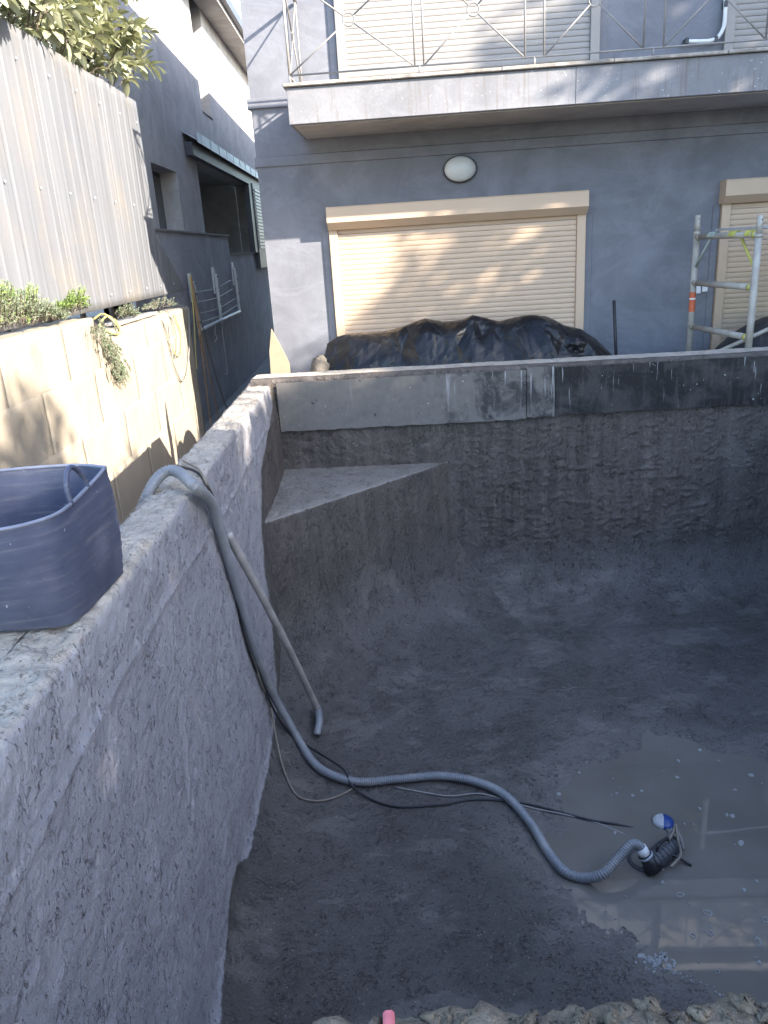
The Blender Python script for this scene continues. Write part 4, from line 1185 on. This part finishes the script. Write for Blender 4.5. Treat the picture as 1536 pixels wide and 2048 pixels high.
# platform hooked over the top rung
pf = thing('scaffold_platform', 'grey scaffold platform hooked onto the top rung with yellow hooks', 'scaffold platform', sp(3.3, 7.4, z1))
pA_ = sp(uL, dL, z1) + dirn * .36; pB_ = sp(uL, dL, z1) + dirn * 1.02; side = Vector((dirn.y, -dirn.x, 0)) * -1.0
if side.dot(FX) < 0: side = -side
mb = MB(); up = Vector((0, 0, 1))
c = [pA_ + up * .045, pB_ + up * .045, pB_ + side * 1.8 + up * .045, pA_ + side * 1.8 + up * .045]
mb.add([*c, *[q + up * .02 for q in c]], [(3, 2, 1, 0), (4, 5, 6, 7), (0, 1, 5, 4), (1, 2, 6, 5), (2, 3, 7, 6), (3, 0, 4, 7)]); obj('deck', mb, M['roofm'], pf)
for s, mt, wd in ((.34, M['green'], .13), (.72, M['yellow'], .11), (.98, M['yellow'], .08)):
    pts = []
    q = sp(uL, dL, z1) + dirn * s
    arc = [(math.cos(g) * .032, math.sin(g) * .032) for g in np.linspace(math.pi * 1.05, -.1, 9)]
    mb = MB(); vs_ = []; 
    for w_ in (-wd / 2, wd / 2):
        for rr2 in (.0, .008):
            for ca, sa in arc: vs_.append(q + dirn * w_ - side * (-ca * (1 + rr2 * 30)) + up * (sa * (1 + rr2 * 30)))
    fs_ = []; n = len(arc)
    for i in range(n - 1):
        fs_ += [(i, i + 1, n + i + 1, n + i), (2 * n + i, 3 * n + i, 3 * n + i + 1, 2 * n + i + 1), (n + i, n + i + 1, 3 * n + i + 1, 3 * n + i), (i, 2 * n + i, 2 * n + i + 1, i + 1)]
    fs_ += [(0, n, 3 * n, 2 * n), (n - 1, 3 * n - 1, 4 * n - 1, 2 * n - 1)]
    mb.add(vs_, fs_); obj('hook', mb, mt, pf)
# loose brace tubes leaning behind the frame
br = thing('scaffold_brace', 'loose aluminium brace tube leaning low behind the scaffold frame', 'scaffold brace', W(2.9, 7.4, TERR_Z))
a, b = fuz(1440, 702, 7.45), fuz(1560, 648, 7.2)
obj('tube', MB().tube([W(a[0] - .45, 7.5, a[1] - .24), W(a[0], 7.45, a[1]), W(b[0], 7.2, b[1]), W(b[0] + .8, 7.1, b[1] + .36)], .019, 10), M['alu'], br, True)
obj('end_hook', MB().tube([W(a[0] - .45, 7.5, a[1] - .24), W(a[0] - .45, 7.5, a[1] - .30)], .024, 10), M['alu'], br, True)
# white meter card and tag on the wall beside the second shutter
for (x, y, wd, ht, lab) in ((1396, 577, .06, .10, 'left of two small white cards fixed beside the right shutter'), (1410, 575, .055, .085, 'right of two small white cards fixed beside the right shutter')):
    u, z = fuz(x, y, DF - .02); mb = MB(); mb.box((u - wd / 2, DF - .024, z - ht / 2), (u + wd / 2, DF - .015, z + ht / 2), W, .003); tag(obj('wall_card', mb, M['paper']), lab, 'card', 'white cards on the house wall')

# ================================================================== TUB
tub = thing('rubber_tub', 'scuffed dark blue flexible rubber tub standing on the pool wall', 'tub', (-1.15, 2.25, .01))
# closed outlines (base and rim), pinched to a crease at the right back corner
base_o = [(-.912, 2.42), (-.918, 2.32), (-.925, 2.2), (-.932, 2.12), (-.95, 2.055), (-.99, 2.035), (-1.07, 2.03), (-1.16, 2.03), (-1.27, 2.06), (-1.36, 2.13), (-1.38, 2.25), (-1.34, 2.36), (-1.25, 2.43), (-1.12, 2.455), (-1.0, 2.45)]
rim_o = [(-.897, 2.40), (-.898, 2.31), (-.902, 2.22), (-.905, 2.12), (-.915, 2.03), (-.955, 1.96), (-1.03, 1.90), (-1.14, 1.88), (-1.3, 1.92), (-1.43, 2.03), (-1.47, 2.2), (-1.42, 2.36), (-1.3, 2.43), (-1.15, 2.455), (-1.0, 2.45)]
def loop_res(o, n=72):
    out = []; k = len(o)
    pts = [Vector((x, y, 0)) for x, y in o]
    # keep the first point as a crease: open spline from it round to itself
    sp_ = spline(pts + [pts[0]], .002); m__ = len(sp_)
    return [sp_[int(i * (m__ - 1) / n)] for i in range(n)]
bo, ro = loop_res(base_o), loop_res(rim_o)
nl = 26; n = len(bo)
def tub_shell(inset, z0, flip):
    P = np.zeros((n + 1, nl, 3))
    cb = Vector((-1.13, 2.24, 0))
    for i in range(n + 1):
        a, b = bo[i % n], ro[i % n]
        for j in range(nl):
            t = j / (nl - 1); s = t ** .9
            p = a.lerp(b, s); p = p + (cb - p).normalized() * inset
            rimz = .385 - .03 * math.sin(math.pi * min(1, (i % n) / 30)) + .0 * t
            bulge = .012 * math.sin(math.pi * t)
            p = p - (cb - p).normalized() * bulge
            rib = .0016 * math.sin(t * 95) * (inset == 0)
            p = p - (cb - p).normalized() * rib
            P[i, j] = (p.x, p.y, z0 + (rimz - z0) * t)
    return P
Po_, Pi_ = tub_shell(0, .008, 0), tub_shell(.006, .016, 1)
mb = MB()
def add_grid(mb, P):
    a, b = P.shape[:2]; mb.add([tuple(q) for q in P.reshape(-1, 3)], [(i * b + j, (i + 1) * b + j, (i + 1) * b + j + 1, i * b + j + 1) for i in range(a - 1) for j in range(b - 1)])
add_grid(mb, Po_)
mb.add([tuple(Po_[i, 0]) for i in range(n)], [tuple(range(n))])
obj('outer_shell', mb, M['tub'], tub, True)
mb = MB(); add_grid(mb, Pi_); mb.add([tuple(Pi_[i, 0]) for i in range(n)], [tuple(range(n))]); obj('inner_lining', mb, M['tub'], tub, True)
rim_pts = [((Po_[i, -1] + Pi_[i, -1]) / 2) for i in range(n + 1)]
obj('rim', MB().tube([Vector(q) + Vector((0, 0, .002)) for q in rim_pts], .0058, 8, False), M['tubrim'], tub, True)
ih = [min(range(40), key=lambda i: abs(rim_pts[i][1] - yv)) for yv in (2.10, 2.235)]
h0, h1 = Vector(rim_pts[ih[0]]), Vector(rim_pts[ih[1]])
hp = spline([h0 + Vector((0, 0, -.004)), h0 + Vector((-.004, 0, .05)), h0.lerp(h1, .22) + Vector((-.006, 0, .088)), h0.lerp(h1, .55) + Vector((-.006, 0, .085)), h1 + Vector((-.004, -.01, .035)), h1 + Vector((0, 0, -.004))], .01)
obj('handle', MB().tube(hp, .0075, 10), M['tub'], tub, True)

# ================================================================== SUCTION HOSE, PIPE, CABLES, PUMP
ZH = FLOOR + .045
def on_pool(x, y, off=.03):
    """where the line of sight meets the inside of the tank (left wall, cove, floor), lifted by off"""
    d = ray(x, y).normalized(); t = 1.0; p = CAM
    while t < 9:
        p = CAM + d * t
        if p.z < -.03:
            ln = float(left_lean(p.y, p.z)) if p.x < XI + .5 else 0.0; e = p.x - XI - ln
            if e <= .0: return p + Vector((off, 0, 0))
            c = RC - math.sqrt(max(0, RC * RC - (RC - e) ** 2)) if e < RC else 0.0
            if p.z > FLOOR + c + .09: t += .006; continue
            fz_ = float(floor_z(np.array([[p.x, p.y, 0.0]]))[0])
            if p.z < fz_ + c:
                k = min(1, max(0, 1 - e / RC)); return p + Vector((off * k, 0, off * (1 - k * .7)))
        t += .006
    return p
hose = thing('suction_hose', 'thick grey ribbed suction hose over the pool wall down to the pump', 'hose', (-.3, 4.0, FLOOR))
hp = [Vector((-1.20, 3.32, -.45)), Vector((-1.165, 3.36, -.16)), Vector((-1.10, 3.42, .00)), onz(328, 945, .058), onz(356, 944, .06), onz(388, 972, .035),
      *[on_pool(x, y, .034) for x, y in ((408, 1005), (425, 1055), (440, 1105), (470, 1205), (500, 1305), (535, 1388), (580, 1464), (622, 1528), (660, 1557), (720, 1573), (800, 1567), (880, 1561), (950, 1572), (1010, 1600), (1060, 1655), (1095, 1712), (1128, 1752), (1165, 1766))], onz(1205, 1748, ZH + .03), onz(1240, 1712, ZH + .09), onz(1262, 1689, ZH + .12), onz(1278, 1692, ZH + .10), onz(1288, 1706, ZH + .06)]
path = spline(hp, .0033)
rs = [.0278 if i % 4 < 2 else .0232 for i in range(len(path))]
obj('ribbed_tube', MB().tube(path, rs, 14), M['hose'], hose, True)
e0, e1 = path[-11], path[-1]; dr = (e1 - e0).normalized()
obj('end_cuff', MB().tube([e1 - dr * .035, e1 + dr * .02], .031, 18), M['white'], hose, True)
pipe = thing('dusty_pipe', 'dusty grey plastic pipe leaning against the left pool wall', 'pipe', (-.6, 4.6, FLOOR))
p0, p1 = onx(456, 1068, -.872), on_pool(634, 1448, .13); p2 = on_pool(641, 1466, .10); p3 = on_pool(634, 1482, .05)
obj('pipe_length', MB().tube(spline([p0, p0.lerp(p1, .33) + Vector((.012, 0, 0)), p0.lerp(p1, .66) + Vector((.012, 0, 0)), p1], .03), .0235, 14), M['pvc'], pipe, True)
obj('elbow', MB().tube(spline([p1 - (p1 - p0).normalized() * .03, p1, p2, p3], .012), .0262, 14), M['hose'], pipe, True)
cg = 'cables running down to the pump'
ZK = FLOOR + .03
cordobj('pump_cable', [onz(345, 930, .012), onz(395, 945, .012), *[on_pool(x, y, o) for x, y, o in ((415, 985, .014), (428, 1030, .014), (452, 1130, .012), (490, 1290, .012), (524, 1375, .012), (560, 1448, .014), (605, 1495, .04), (655, 1535, .075), (690, 1560, .075), (705, 1580, .03), (745, 1603, .012), (800, 1617, .012), (880, 1613, .012), (940, 1603, .012), (1000, 1604, .012), (1060, 1612, .012), (1110, 1625, .012))], onz(1180, 1640, WZ + .008), onz(1240, 1650, WZ + .003), onz(1300, 1665, WZ - .02)], .007, M['black'], 'black pump cable following the hose across the pool floor', 'cable', cg)
cordobj('pump_cable', [*[on_pool(x, y, .01) for x, y in ((790, 1577), (850, 1588), (900, 1595), (960, 1590), (1020, 1606), (1070, 1620), (1130, 1632))], onz(1200, 1648, WZ + .002), onz(1290, 1688, WZ - .01)], .005, M['gcord'], 'thin grey cable beside the hose on the pool floor', 'cable', cg)
cordobj('pull_rope', [onz(366, 922, .012), onz(396, 938, .012), onz(412, 965, .006), *[on_pool(x, y, .012) for x, y in ((424, 1000), (442, 1075), (482, 1250), (518, 1365), (536, 1405), (548, 1470), (562, 1530), (580, 1575), (600, 1598), (640, 1605), (680, 1594), (706, 1580))]], .006, M['rope'], 'thin tan rope sagging in a loop beside the left wall', 'rope')
pump = thing('submersible_pump', 'black submersible pump half sunk in the muddy puddle', 'pump', onz(1310, 1718, FLOOR))
pc = onz(1296, 1722, WZ + .02)
ax_ = (e1 - e0).normalized()
obj('inlet', MB().tube([e1 + dr * .005, e1 + dr * .06, e1 + dr * .10], [.037, .040, .055], 18), M['black'], pump, True)
q0 = e1 + dr * .07; q1 = onz(1345, 1690, WZ + .02)
nb_ = 15; obj('motor_body', MB().tube([q0.lerp(q1, i / (nb_ - 1)) for i in range(nb_)], [(.05 + .008 * math.sin(i / (nb_ - 1) * math.pi)) * (1 if i % 2 else .88) for i in range(nb_)], 20), M['dark'], pump)
obj('end_cap', MB().tube([q1 - (q1 - q0).normalized() * .01, q1 + (q1 - q0).normalized() * .022, q1 + (q1 - q0).normalized() * .032], [.05, .044, .02], 16), M['black'], pump)
qm = q0.lerp(q1, .5) + Vector((0, 0, .048)); dq = (q1 - q0).normalized()
obj('carry_handle', MB().tube(spline([qm - dq * .06, qm - dq * .045 + Vector((0, 0, .035)), qm + dq * .045 + Vector((0, 0, .035)), qm + dq * .06], .01), .008, 8), M['black'], pump, True)
obj('hose_clamp', MB().tube([e1 + dr * .012, e1 + dr * .024], .0405, 18), M['roofm'], pump, True)
P_ = onz(1290, 1727, WZ)
obj('base_ring', MB().lathe([(.085, -.02), (.085, .012), (.07, .014), (.07, -.02)], 24, lambda a, b, c: Vector((P_.x + a, P_.y + .02 + b, WZ + c))), M['dark'], pump, True)
obj('lifting_rope', MB().tube(spline([q0.lerp(q1, .7) + Vector((0, 0, .05)), q1 + Vector((0, 0, .09)), q1 + Vector((.02, .03, .12)), q1 + Vector((.01, -.04, .08)), q0.lerp(q1, .8) + Vector((.04, -.07, .02)), q0.lerp(q1, .4) + Vector((.03, -.08, .0))], .012), .0075, 7), M['rope'], pump, True)
obj('lifting_rope', MB().tube(spline([q1 + Vector((-.02, .0, .03)), q1 + Vector((.0, .03, .08)), q1 + Vector((.04, .01, .05)), q1 + Vector((.05, -.03, -.01))], .012), .009, 7), M['gcord'], pump, True)
obj('loose_lead', MB().tube(spline([q0.lerp(q1, .45) + Vector((0, -.05, .03)), onz(1332, 1708, WZ + .05), onz(1350, 1712, WZ + .045), onz(1368, 1722, WZ + .02), onz(1382, 1731, WZ + .003)], .012), .0075, 8), M['black'], pump, True)
fc = onz(1327, 1640, WZ + .02)
fl = thing('float_ball', 'scuffed blue and white float bobbing behind the pump', 'float', (fc.x, fc.y, WZ))
def dome(ph0, ph1, r, squash=.5):
    P = np.zeros((22, 12, 3))
    for i in range(22):
        ph = ph0 + (ph1 - ph0) * i / 21
        for j in range(12):
            th = math.pi * .62 * j / 11 + .001
            P[i, j] = (fc.x + r * math.sin(th) * math.cos(ph), fc.y + r * math.sin(th) * math.sin(ph), WZ - .005 + r * squash * math.cos(th) + .012)
    return P
link('cap_half', grid_mesh('cap_half', dome(-1.9, 1.35, .060)), M['blue'], fl)
link('cap_half', grid_mesh('cap_half', dome(1.35, 2 * math.pi - 1.9, .0595)), M['foamw'], fl)
obj('float_cord', MB().tube(spline([Vector((fc.x, fc.y - .05, WZ + .004)), Vector((fc.x + .005, fc.y - .10, WZ + .012)), q1 + Vector((0, .02, .03))], .012), .0075, 7), M['rope'], fl, True)

# ================================================================== PLANTS
def leaf_mesh(L, wd, fold=.25, name='leaf'):
    n = 5; vs_, fs_ = [], []
    for i in range(n + 1):
        t = i / n; wv = wd * math.sin(math.pi * (t * .92 + .04)) ** .8 / 2; x = L * t; z = -.35 * L * t * t
        vs_ += [(x, -wv, z + wv * fold), (x, 0, z), (x, wv, z + wv * fold)]
    for i in range(n):
        a = i * 3; fs_ += [(a, a + 3, a + 4, a + 1), (a + 1, a + 4, a + 5, a + 2)]
    me = bpy.data.meshes.new(name); me.from_pydata(vs_, [], fs_); me.polygons.foreach_set('use_smooth', [True] * len(fs_)); return me
def rot_to(d, roll):
    q = Vector(d).to_track_quat('X', 'Z').to_matrix().to_4x4(); return q @ Matrix.Rotation(roll, 4, 'X')
# broad leaved shrub leaning over the fence
shrub = thing('broadleaf_shrub', 'leafy variegated shrub growing over the top of the metal fence', 'shrub', (-2.9, 7.4, .44))
leaf_mes = [leaf_mesh(.125, .066), leaf_mesh(.105, .056), leaf_mesh(.14, .068)]
for me in leaf_mes: me.materials.append(M['leaf_shrub'])
rr = random.Random(21)
XS = XF - .10
outline = [onx(x, y, XF - .06) for x, y in ((-250, -260), (-250, -140), (-60, 25), (40, 55), (110, 98), (160, 122), (215, 160), (240, 172), (256, 128), (262, 60), (240, 70), (222, 40), (214, 0), (195, -40), (150, -120), (0, -200))]
oy = [(p.y, p.z) for p in outline]
stems = MB(); leaves = []
def inside(y, z): return poly_sd(np.array([y]), np.array([z]), oy)[0]
tries = 0; twigs = 0
while twigs < 330 and tries < 9000:
    tries += 1
    y = rr.uniform(min(p[0] for p in oy), max(p[0] for p in oy)); z = rr.uniform(min(p[1] for p in oy), max(p[1] for p in oy))
    sdv = inside(y, z)
    if sdv > -.03: continue
    dep = rr.uniform(0, 1) ** 1.5 * .8
    x = XF + .10 - dep + .07 * math.sin(y * 5 + z * 3)
    if z < ZF + .05: x = max(x, XF + .03) if rr.random() < .6 else XF - .1 - rr.random() * .3
    base = Vector((x, y, z)); twigs += 1
    d = Vector((rr.uniform(.1, .9), rr.uniform(-.6, .7), rr.uniform(-.25, .9))).normalized()
    L = rr.uniform(.12, .24)
    tip = base + d * L
    stems.tube([base - d * .08 - Vector((0, 0, .05)), base, tip], [.005, .004, .002], 5)
    nlf = rr.randint(7, 11)
    for k in range(nlf):
        t = (k + .5) / nlf; a = k * 2.4 + rr.uniform(-.4, .4)
        u_ = d.orthogonal().normalized(); v_ = d.cross(u_)
        ld = (u_ * math.cos(a) + v_ * math.sin(a)) * (1.0 - .5 * t) + d * (.35 + .7 * t); ld.normalize()
        leaves.append((base + d * (L * t), ld, rr.uniform(-.6, .6), rr.uniform(.7, 1.15)))
leaves.sort(key=lambda q: (q[0] - CAM).length - 1.2 * q[0].x)
joined_v, joined_f = [], []
lverts = [[Vector(v.co) for v in me.vertices] for me in leaf_mes]; lfaces = [[tuple(p.vertices) for p in me.polygons] for me in leaf_mes]
for i, (p, d, ro_, s) in enumerate(leaves):
    k = i % 3; Mx = Matrix.Translation(p) @ rot_to(d, ro_) @ Matrix.Scale(s, 4)
    if i < 300:
        o = bpy.data.objects.new('leaf', leaf_mes[k]); COL.objects.link(o); o.parent = shrub
        o.matrix_parent_inverse = WM[shrub.name].inverted(); o.matrix_basis = Mx
    else:
        b = len(joined_v); joined_v += [tuple(Mx @ v) for v in lverts[k]]; joined_f += [tuple(q + b for q in f) for f in lfaces[k]]
me = bpy.data.meshes.new('foliage'); me.from_pydata(joined_v, [], joined_f); me.polygons.foreach_set('use_smooth', [True] * len(joined_f))
tag(link('foliage', me, M['leaf_shrub'], shrub), kind='stuff')
tag(obj('twigs', stems, M['bark'], shrub), kind='stuff')
mb = MB()
for k in range(4):
    mb.tube(spline([(-3.0 + .05 * k, 6.4 + k * .75, .40), (-2.95, 6.5 + k * .75, 1.4), (-2.85, 6.6 + k * .8, 2.3), (-2.75, 6.8 + k * .8, 3.0)], .2), [.03, .03, .028, .027, .026, .025, .024, .023, .022, .021, .02, .018, .016, .015, .013][:len(spline([(-3.0 + .05 * k, 6.4 + k * .75, .40), (-2.95, 6.5 + k * .75, 1.4), (-2.85, 6.6 + k * .8, 2.3), (-2.75, 6.8 + k * .8, 3.0)], .2))], 7)
obj('stem', mb, M['bark'], shrub, True)

def needles(segs, n, L, wd, seed):
    """short narrow leaves spread along many twigs; segs: list of (a, b)"""
    r = np.random.RandomState(seed); k = r.randint(0, len(segs), n); t = r.rand(n)
    A = np.array([s[0] for s in segs])[k]; B = np.array([s[1] for s in segs])[k]; ax = B - A; ax /= np.linalg.norm(ax, axis=1)[:, None]
    p = A + (B - A) * t[:, None]
    d = r.randn(n, 3); d -= ax * (d * ax).sum(1)[:, None]; d /= np.linalg.norm(d, axis=1)[:, None]; d = d * .8 + ax * .7; d /= np.linalg.norm(d, axis=1)[:, None]
    s = np.cross(d, r.randn(n, 3)); s /= np.linalg.norm(s, axis=1)[:, None]
    ln = (L * (.6 + .8 * r.rand(n)))[:, None]; w_ = wd * (.7 + .6 * r.rand(n))[:, None]
    Q = np.stack([p - s * w_ * .3, p + d * ln * .5 - s * w_ * .5, p + d * ln, p + d * ln * .5 + s * w_ * .5], 1)
    return Q
def bushy(name, label, cat, twigs_, nn, L, wd, mat, seed, loc, mat2=None, group=None):
    t = thing(name, label, cat, loc, group)
    mb = MB()
    for a, b in twigs_: mb.tube([a, b], [.004, .002], 4)
    tag(obj('twigs', mb, M['bark'], t), kind='stuff')
    segs = [(tuple(a), tuple(b)) for a, b in twigs_]
    if mat2:
        h = [s for s in segs if s[1][2] > np.percentile([q[1][2] for q in segs], 62)]
        tag(link('fresh_growth', quads_mesh('fresh_growth', needles(h, nn // 3, L * 1.1, wd * 1.3, seed + 3)), mat2, t), kind='stuff')
    tag(link('foliage', quads_mesh('foliage', needles(segs, nn, L, wd, seed)), mat, t), kind='stuff')
    return t
rr = random.Random(33)
def mound(px0, px1, ytop, ybot, n, lean):
    tw = []
    for k in range(n):
        x = rr.uniform(px0, px1); t = (x - px0) / (px1 - px0)
        yb = ybot[0] + (ybot[1] - ybot[0]) * t; yt = np.interp(x, [q[0] for q in ytop], [q[1] for q in ytop])
        a = onx(x + rr.uniform(-10, 10), yb - rr.uniform(0, .5) * (yb - yt), XW - rr.uniform(.0, .09))
        tip = onx(x + rr.uniform(-6, 14), yb + (yt - yb) * rr.uniform(.5, 1.02), XW - rr.uniform(-.08, .07))
        if (tip - a).length > .35: tip = a + (tip - a).normalized() * .35
        if (tip - a).length > .02: tw.append((a, tip))
    return tw
bushy('ground_cover_plant', 'bushy green and grey needled plant on top of the cream wall', 'plant', mound(-60, 128, [(-60, 560), (0, 562), (20, 565), (45, 575), (60, 568), (75, 590), (95, 598), (128, 622)], (668, 640), 300, 0), 9000, .024, .0042, M['leaf_ros'], 5, onx(50, 650, XW - .1), M['leaf_fresh'])
bushy('upright_plant', 'small fresh green plant in front of the fence foot', 'plant', mound(115, 172, [(115, 610), (130, 585), (150, 573), (165, 575), (172, 600)], (628, 616), 70, 0), 1700, .024, .005, M['leaf_fresh'], 6, onx(145, 622, XW - .12))
tw = []
for k in range(130):
    s = rr.random() ** .8; x = np.interp(s, [0, .3, .6, 1], [198, 212, 230, 245]) + rr.gauss(0, 10 - 5 * s); y = 640 + s * 115 + rr.gauss(0, 4)
    a = onx(x, y, XW + .02 + rr.random() * .07); tw.append((a, a + Vector((rr.uniform(-.01, .04), rr.uniform(-.07, .07), rr.uniform(-.12, .01)))))
bushy('trailing_plant', 'trailing rosemary like plant hanging down the cream wall', 'plant', tw, 3600, .020, .005, M['leaf_ros'], 8, onx(220, 640, XW))
bushy('weed_clump', 'grey green weeds on the low wall below the fence foot', 'plant', mound(236, 270, [(236, 615), (250, 605), (262, 610), (270, 625)], (640, 632), 70, 0), 1700, .018, .005, M['leaf_ros'], 9, onx(255, 635, XW - .1))
bushy('weed_clump', 'thin weeds at the far end of the cream wall', 'plant', mound(290, 350, [(290, 605), (320, 590), (350, 600)], (622, 614), 60, 0), 900, .018, .004, M['leaf_ros'], 10, onx(320, 620, XW - .1))

# ================================================================== TREES out of view on the right, invented to throw the dappled shade
def tree(loc, hgt, rad, seed, label, nleaf=7000, z0=-.4, lean=(0, 0)):
    t = thing('shade_tree', label, 'tree', loc, 'unseen trees added for shade')
    r = np.random.RandomState(seed)
    L = Vector(loc); top = L + Vector((lean[0], lean[1], hgt * .75))
    mb = MB(); mb.tube(spline([L, L.lerp(top, .35) + Vector((.1, -.08, 0)), L.lerp(top, .7), top], .3), [.17 - .12 * i / 30 for i in range(len(spline([L, L.lerp(top, .35) + Vector((.1, -.08, 0)), L.lerp(top, .7), top], .3)))], 9)
    for k in range(9):
        a = L.lerp(top, .25 + .08 * k); g = k * 2.3; b = a + Vector((math.cos(g) * rad * .7, math.sin(g) * rad * .7, rad * .5)); mb.tube([a, a.lerp(b, .5) + Vector((0, 0, .1)), b], [.06, .04, .015], 6)
    obj('trunk', mb, M['bark'], t, True)
    # clumps of leaves, dense below, loose and broken towards the top
    n = nleaf; zf = r.rand(n) ** .9
    C = []
    for k in range(260):
        zf = r.rand(); rz = rad * math.sqrt(max(.02, 1 - max(0, (zf - .72) / .30) ** 2)) * (.85 + .3 * r.rand())
        a = r.rand() * 2 * math.pi; q = math.sqrt(r.rand())
        C.append((loc[0] + rz * q * math.cos(a), loc[1] + rz * q * math.sin(a), z0 + zf * (hgt - z0), .42 - .14 * zf))
    C = np.array(C); k = r.randint(0, len(C), nleaf)
    p = C[k, :3] + r.randn(nleaf, 3) * C[k, 3:4] * .55
    d = r.randn(nleaf, 3); d /= np.linalg.norm(d, axis=1)[:, None]; s = np.cross(d, r.randn(nleaf, 3)); s /= np.linalg.norm(s, axis=1)[:, None]
    ln = .20 * (.7 + .6 * r.rand(nleaf))[:, None]; wd = .11
    Q = np.stack([p, p + d * ln * .5 - s * wd * .5, p + d * ln, p + d * ln * .5 + s * wd * .5], 1)
    tag(link('crown', quads_mesh('crown', Q), M['leaf_tree'], t), kind='stuff')
    return t
HY = [(-12, 7.1), (-2.9, 7.1), (-2.0, 6.5), (-1.2, 5.9), (.2, 5.6), (2.35, 5.6), (2.8, 6.6), (3.2, 7.6), (3.5, 7.8), (4.0, 7.4), (4.6, 7.1), (10, 7.3)]  # crown tops along y, shaped to where the shade should end
words = 'first second third fourth fifth sixth seventh eighth ninth tenth eleventh twelfth thirteenth fourteenth fifteenth sixteenth'.split()
for k in range(16):
    y = -9.4 + k * 1.16; x = 9.7 + (.5 if k % 2 else 0)
    tree((x, y, GZ), float(np.interp(y, [a for a, b in HY], [b for a, b in HY])), .85, 900 + k, '%s unseen leafy tree added for shade right of the pool' % words[k])
# unseen house added beyond the trees to keep low sun off the pool
nh = thing('shade_house', 'unseen plain house added behind the trees to block the sun', 'house', (16, -1, GZ))
mb = MB(); mb.box((12.6, -14, GZ - .1), (20, 9, 6.5)); obj('wall', mb, M['nwall'], nh)
mb = MB(); mb.box((12.4, -14.2, 6.504), (20.2, 9.2, 6.72)); obj('roof', mb, M['gutter'], nh)
for k in range(6):
    for z in (1.0, 4.0):
        mb = MB(); mb.box((12.58, -12.5 + k * 3.6, z), (12.597, -11.1 + k * 3.6, z + 1.3)); wf = obj('window', mb, M['frame'], nh)
        mb = MB(); mb.box((12.57, -12.42 + k * 3.6, z + .08), (12.578, -11.18 + k * 3.6, z + 1.22)); obj('pane', mb, M['glass'], wf)
